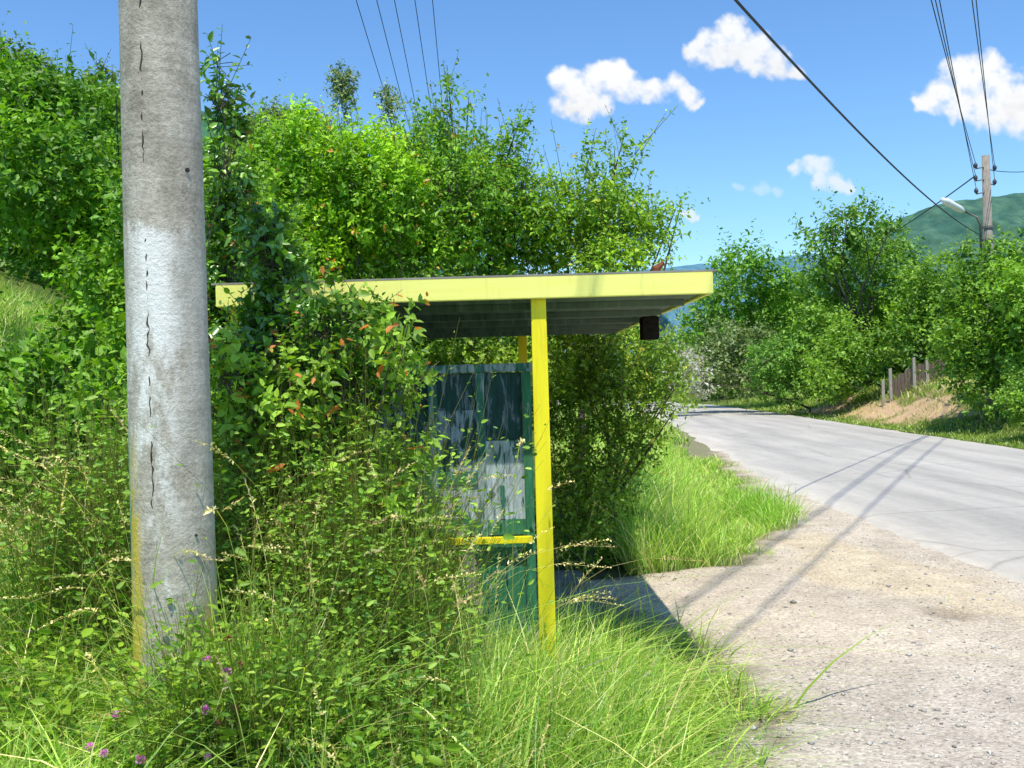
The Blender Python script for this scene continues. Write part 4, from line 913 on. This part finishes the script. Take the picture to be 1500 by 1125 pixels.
for (py0, nm) in ((258, 'upper faint wire leaving the far pole towards the hill'), (232, 'faint wire leaving the far pole at the right edge')):
    if py0 == 258: wire('service_wire', tuple(P(1428, 258, FY)), tuple(P(1180, 395, 75)), .6, .02, nm, 'faint service wires')
    else: wire('service_wire', tuple(P(1456, 250, FY)), tuple(P(1600, 225, 26)), .2, .010, nm, 'faint service wires')

# ------------------------------------------------------------------ fence across the road
def fence():
    pts = [(1262, 523), (1292, 524), (1304, 521), (1340, 522), (1356, 520), (1385, 520)]; Y = 36.0
    g0 = P(1262, 540, Y); r = empty('board_fence', (g0[0], Y, float(H(g0[0], Y)))); tag(r, 'old board fence with pale posts on top of the clay bank', 'fence')
    m = MB(); x = float(P(1305, 520, Y)[0]); xe_ = float(P(1385, 520, Y)[0])
    while x < xe_:
        zb_ = float(H(x, Y)); m.box(x, x+.11, Y+.06, Y+.085, zb_+.05, zb_+.85+RNG.uniform(-.12, .06)); x += .125
    m.build('boards', M['fencewood'], r)
    for px, hgt in ((1292, .95), (1303, 1.2), (1338, 1.1), (1357, .9)):
        x = float(P(px, 520, Y)[0]); zb_ = float(H(x, Y)); m = MB(); m.hexa([(x-.055, Y-.05, zb_-.1), (x+.055, Y-.05, zb_-.1), (x+.055, Y+.05, zb_-.1), (x-.055, Y+.05, zb_-.1)], [(x-.045, Y-.04, zb_+hgt), (x+.05, Y-.04, zb_+hgt+.03), (x+.05, Y+.04, zb_+hgt+.03), (x-.045, Y+.04, zb_+hgt)])
        m.build('post', M['palewood'], r)
fence()

# ------------------------------------------------------------------ hills
def hills(name, pts, Y, col0, col1, depth=600, seed=0, rough=8):
    xs = np.linspace(pts[0][0], pts[-1][0], 260); ys = np.interp(xs, [p[0] for p in pts], [p[1] for p in pts]); ys = ys+(fbm(xs*.05, xs*0, 0, 4, seed)-.5)*5
    rows = 50; u, v = (xs-CX)/F, (CY-ys)/F; tx, tz = (u*CR-v*SR)*Y, (u*SR+v*CR)*Y+EYE
    t = np.linspace(0, 1, rows)[:, None]*np.ones(len(xs))[None]; px = xs[None]*np.ones((rows, 1))
    n = fbm(px*.02, t*5, 0, 5, seed); n2 = fbm(px*.09, t*20, 0, 4, seed+3)
    z = -20+(tz+20)*(1-(1-t)**1.5)+(n-.5)*rough*12*t*(1-t)+(n2-.5)*rough*.5*(1-t)
    m = sstep((n2*.6+n*.4-.3)/.4)[..., None]; Cc = (np.array(col0)*(1-m)+np.array(col1)*m).reshape(-1, 3)
    V = np.stack([tx[None]*np.ones((rows, 1)), Y-depth*(1-t)*(.6+.8*n), z], -1).reshape(-1, 3)
    V = np.concatenate([V, np.stack([tx, np.full(len(xs), Y+depth), np.full(len(xs), -20.)], 1)]); Cc = np.concatenate([Cc, np.tile(np.array(col0, float), (len(xs), 1))])
    n = len(xs); i = np.arange(rows*(n-1)); r_, c_ = i//(n-1), i % (n-1); a = r_*n+c_; Q = np.stack([a, a+1, a+n+1, a+n], 1)
    o = link(name, npmesh(name, np.array(V), Q, np.array(Cc)), M['hills'], smooth=True); tag(o, kind='structure')
hills('mountain', [(1130, 420), (1200, 385), (1260, 352), (1315, 323), (1345, 309), (1380, 298), (1430, 292), (1470, 286), (1500, 282), (1560, 276), (1650, 300), (1800, 340)], 3000, (.045, .115, .09), (.085, .17, .115), 900, 3, 10)  # bluish green: distance haze painted into the hill colour
hills('distant_hills', [(800, 410), (900, 400), (985, 391), (1030, 386), (1075, 388), (1110, 384), (1150, 377), (1185, 373), (1230, 376), (1300, 372), (1400, 380), (1600, 372)], 6500, (.085, .19, .26), (.11, .24, .31), 1500, 8, 14)  # blue of the air haze painted into these farther hills
hills('hillside', [(-300, 60), (0, 120), (150, 140), (300, 165), (360, 178), (400, 192), (440, 215), (520, 260), (620, 330), (800, 420)], 900, (.04, .12, .075), (.07, .18, .09), 300, 5, 8)

# ------------------------------------------------------------------ clouds
def cloud(puffs, label, Y=9000, op=1.0, seed=0, step=1.6, soft=.95):
    x0 = min(p[0]-p[2]*1.7 for p in puffs); x1 = max(p[0]+p[2]*1.7 for p in puffs); y0 = min(p[1]-p[2]*1.6 for p in puffs); y1 = max(p[1]+p[2]*1.6 for p in puffs)
    xs, ys = np.arange(x0, x1, step), np.arange(y0, y1, step); X, Yy = np.meshgrid(xs, ys)
    wx = X+(fbm(X/26, Yy/26, 0, 4, seed)-.5)*30; wy = Yy+(fbm(X/26, Yy/26, 9, 4, seed+5)-.5)*26
    d = np.full(X.shape, -9.0); acc = np.zeros(X.shape)
    for px, py, r in puffs:
        q = 1-((wx-px)**2+((wy-py)*1.08)**2)/r**2; acc += np.exp(2.2*np.clip(q, -4, 1))
    d = np.log(acc+1e-6)/2.2
    d = d+(fbm(X/15, Yy/15, 3, 6, seed+2)-.5)*1.1+(fbm(X/5, Yy/5, 3, 3, seed+4)-.5)*.2
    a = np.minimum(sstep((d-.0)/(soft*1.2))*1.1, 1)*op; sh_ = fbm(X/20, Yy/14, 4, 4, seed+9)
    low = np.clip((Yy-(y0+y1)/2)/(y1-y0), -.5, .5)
    b = np.clip(1.03-.16*np.clip(low+.15, 0, 1)-.3*np.clip(.5-sh_, 0, 1)*sstep(low*3+.6), .8, 1.05)  # undersides dimmed: cloud shading painted into the emissive colour
    u, v = (X-CX)/F, (CY-Yy)/F; bulge = Y-np.clip(d, 0, 1.5)*60
    V = np.stack([(u*CR-v*SR)*bulge, bulge, (u*SR+v*CR)*bulge+EYE], -1).reshape(-1, 3)
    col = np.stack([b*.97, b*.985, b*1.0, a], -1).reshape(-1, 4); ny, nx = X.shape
    i = np.arange((ny-1)*(nx-1)); r_, c_ = i//(nx-1), i % (nx-1); q = r_*nx+c_; Q = np.stack([q, q+1, q+nx+1, q+nx], 1); Q = Q[a.ravel()[Q].max(1) > .01]
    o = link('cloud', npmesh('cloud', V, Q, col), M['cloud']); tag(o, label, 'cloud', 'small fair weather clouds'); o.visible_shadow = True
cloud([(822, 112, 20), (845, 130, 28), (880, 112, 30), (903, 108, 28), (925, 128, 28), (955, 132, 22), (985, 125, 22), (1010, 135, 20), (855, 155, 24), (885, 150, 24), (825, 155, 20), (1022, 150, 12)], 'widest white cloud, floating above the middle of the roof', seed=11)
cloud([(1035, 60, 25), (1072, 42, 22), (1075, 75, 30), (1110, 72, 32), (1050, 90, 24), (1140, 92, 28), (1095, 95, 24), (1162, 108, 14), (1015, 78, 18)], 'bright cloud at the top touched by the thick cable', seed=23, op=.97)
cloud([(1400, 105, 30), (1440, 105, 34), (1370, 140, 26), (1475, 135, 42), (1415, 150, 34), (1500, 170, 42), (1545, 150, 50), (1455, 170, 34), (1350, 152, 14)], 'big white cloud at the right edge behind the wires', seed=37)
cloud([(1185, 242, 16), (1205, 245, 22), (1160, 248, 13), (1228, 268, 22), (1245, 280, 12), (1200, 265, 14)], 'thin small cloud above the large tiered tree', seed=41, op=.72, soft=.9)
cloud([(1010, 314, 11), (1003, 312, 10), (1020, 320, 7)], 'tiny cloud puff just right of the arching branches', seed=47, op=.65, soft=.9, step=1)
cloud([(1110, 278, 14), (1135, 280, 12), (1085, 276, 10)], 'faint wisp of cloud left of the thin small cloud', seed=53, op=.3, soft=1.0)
print('leaves', NLEAF[0])
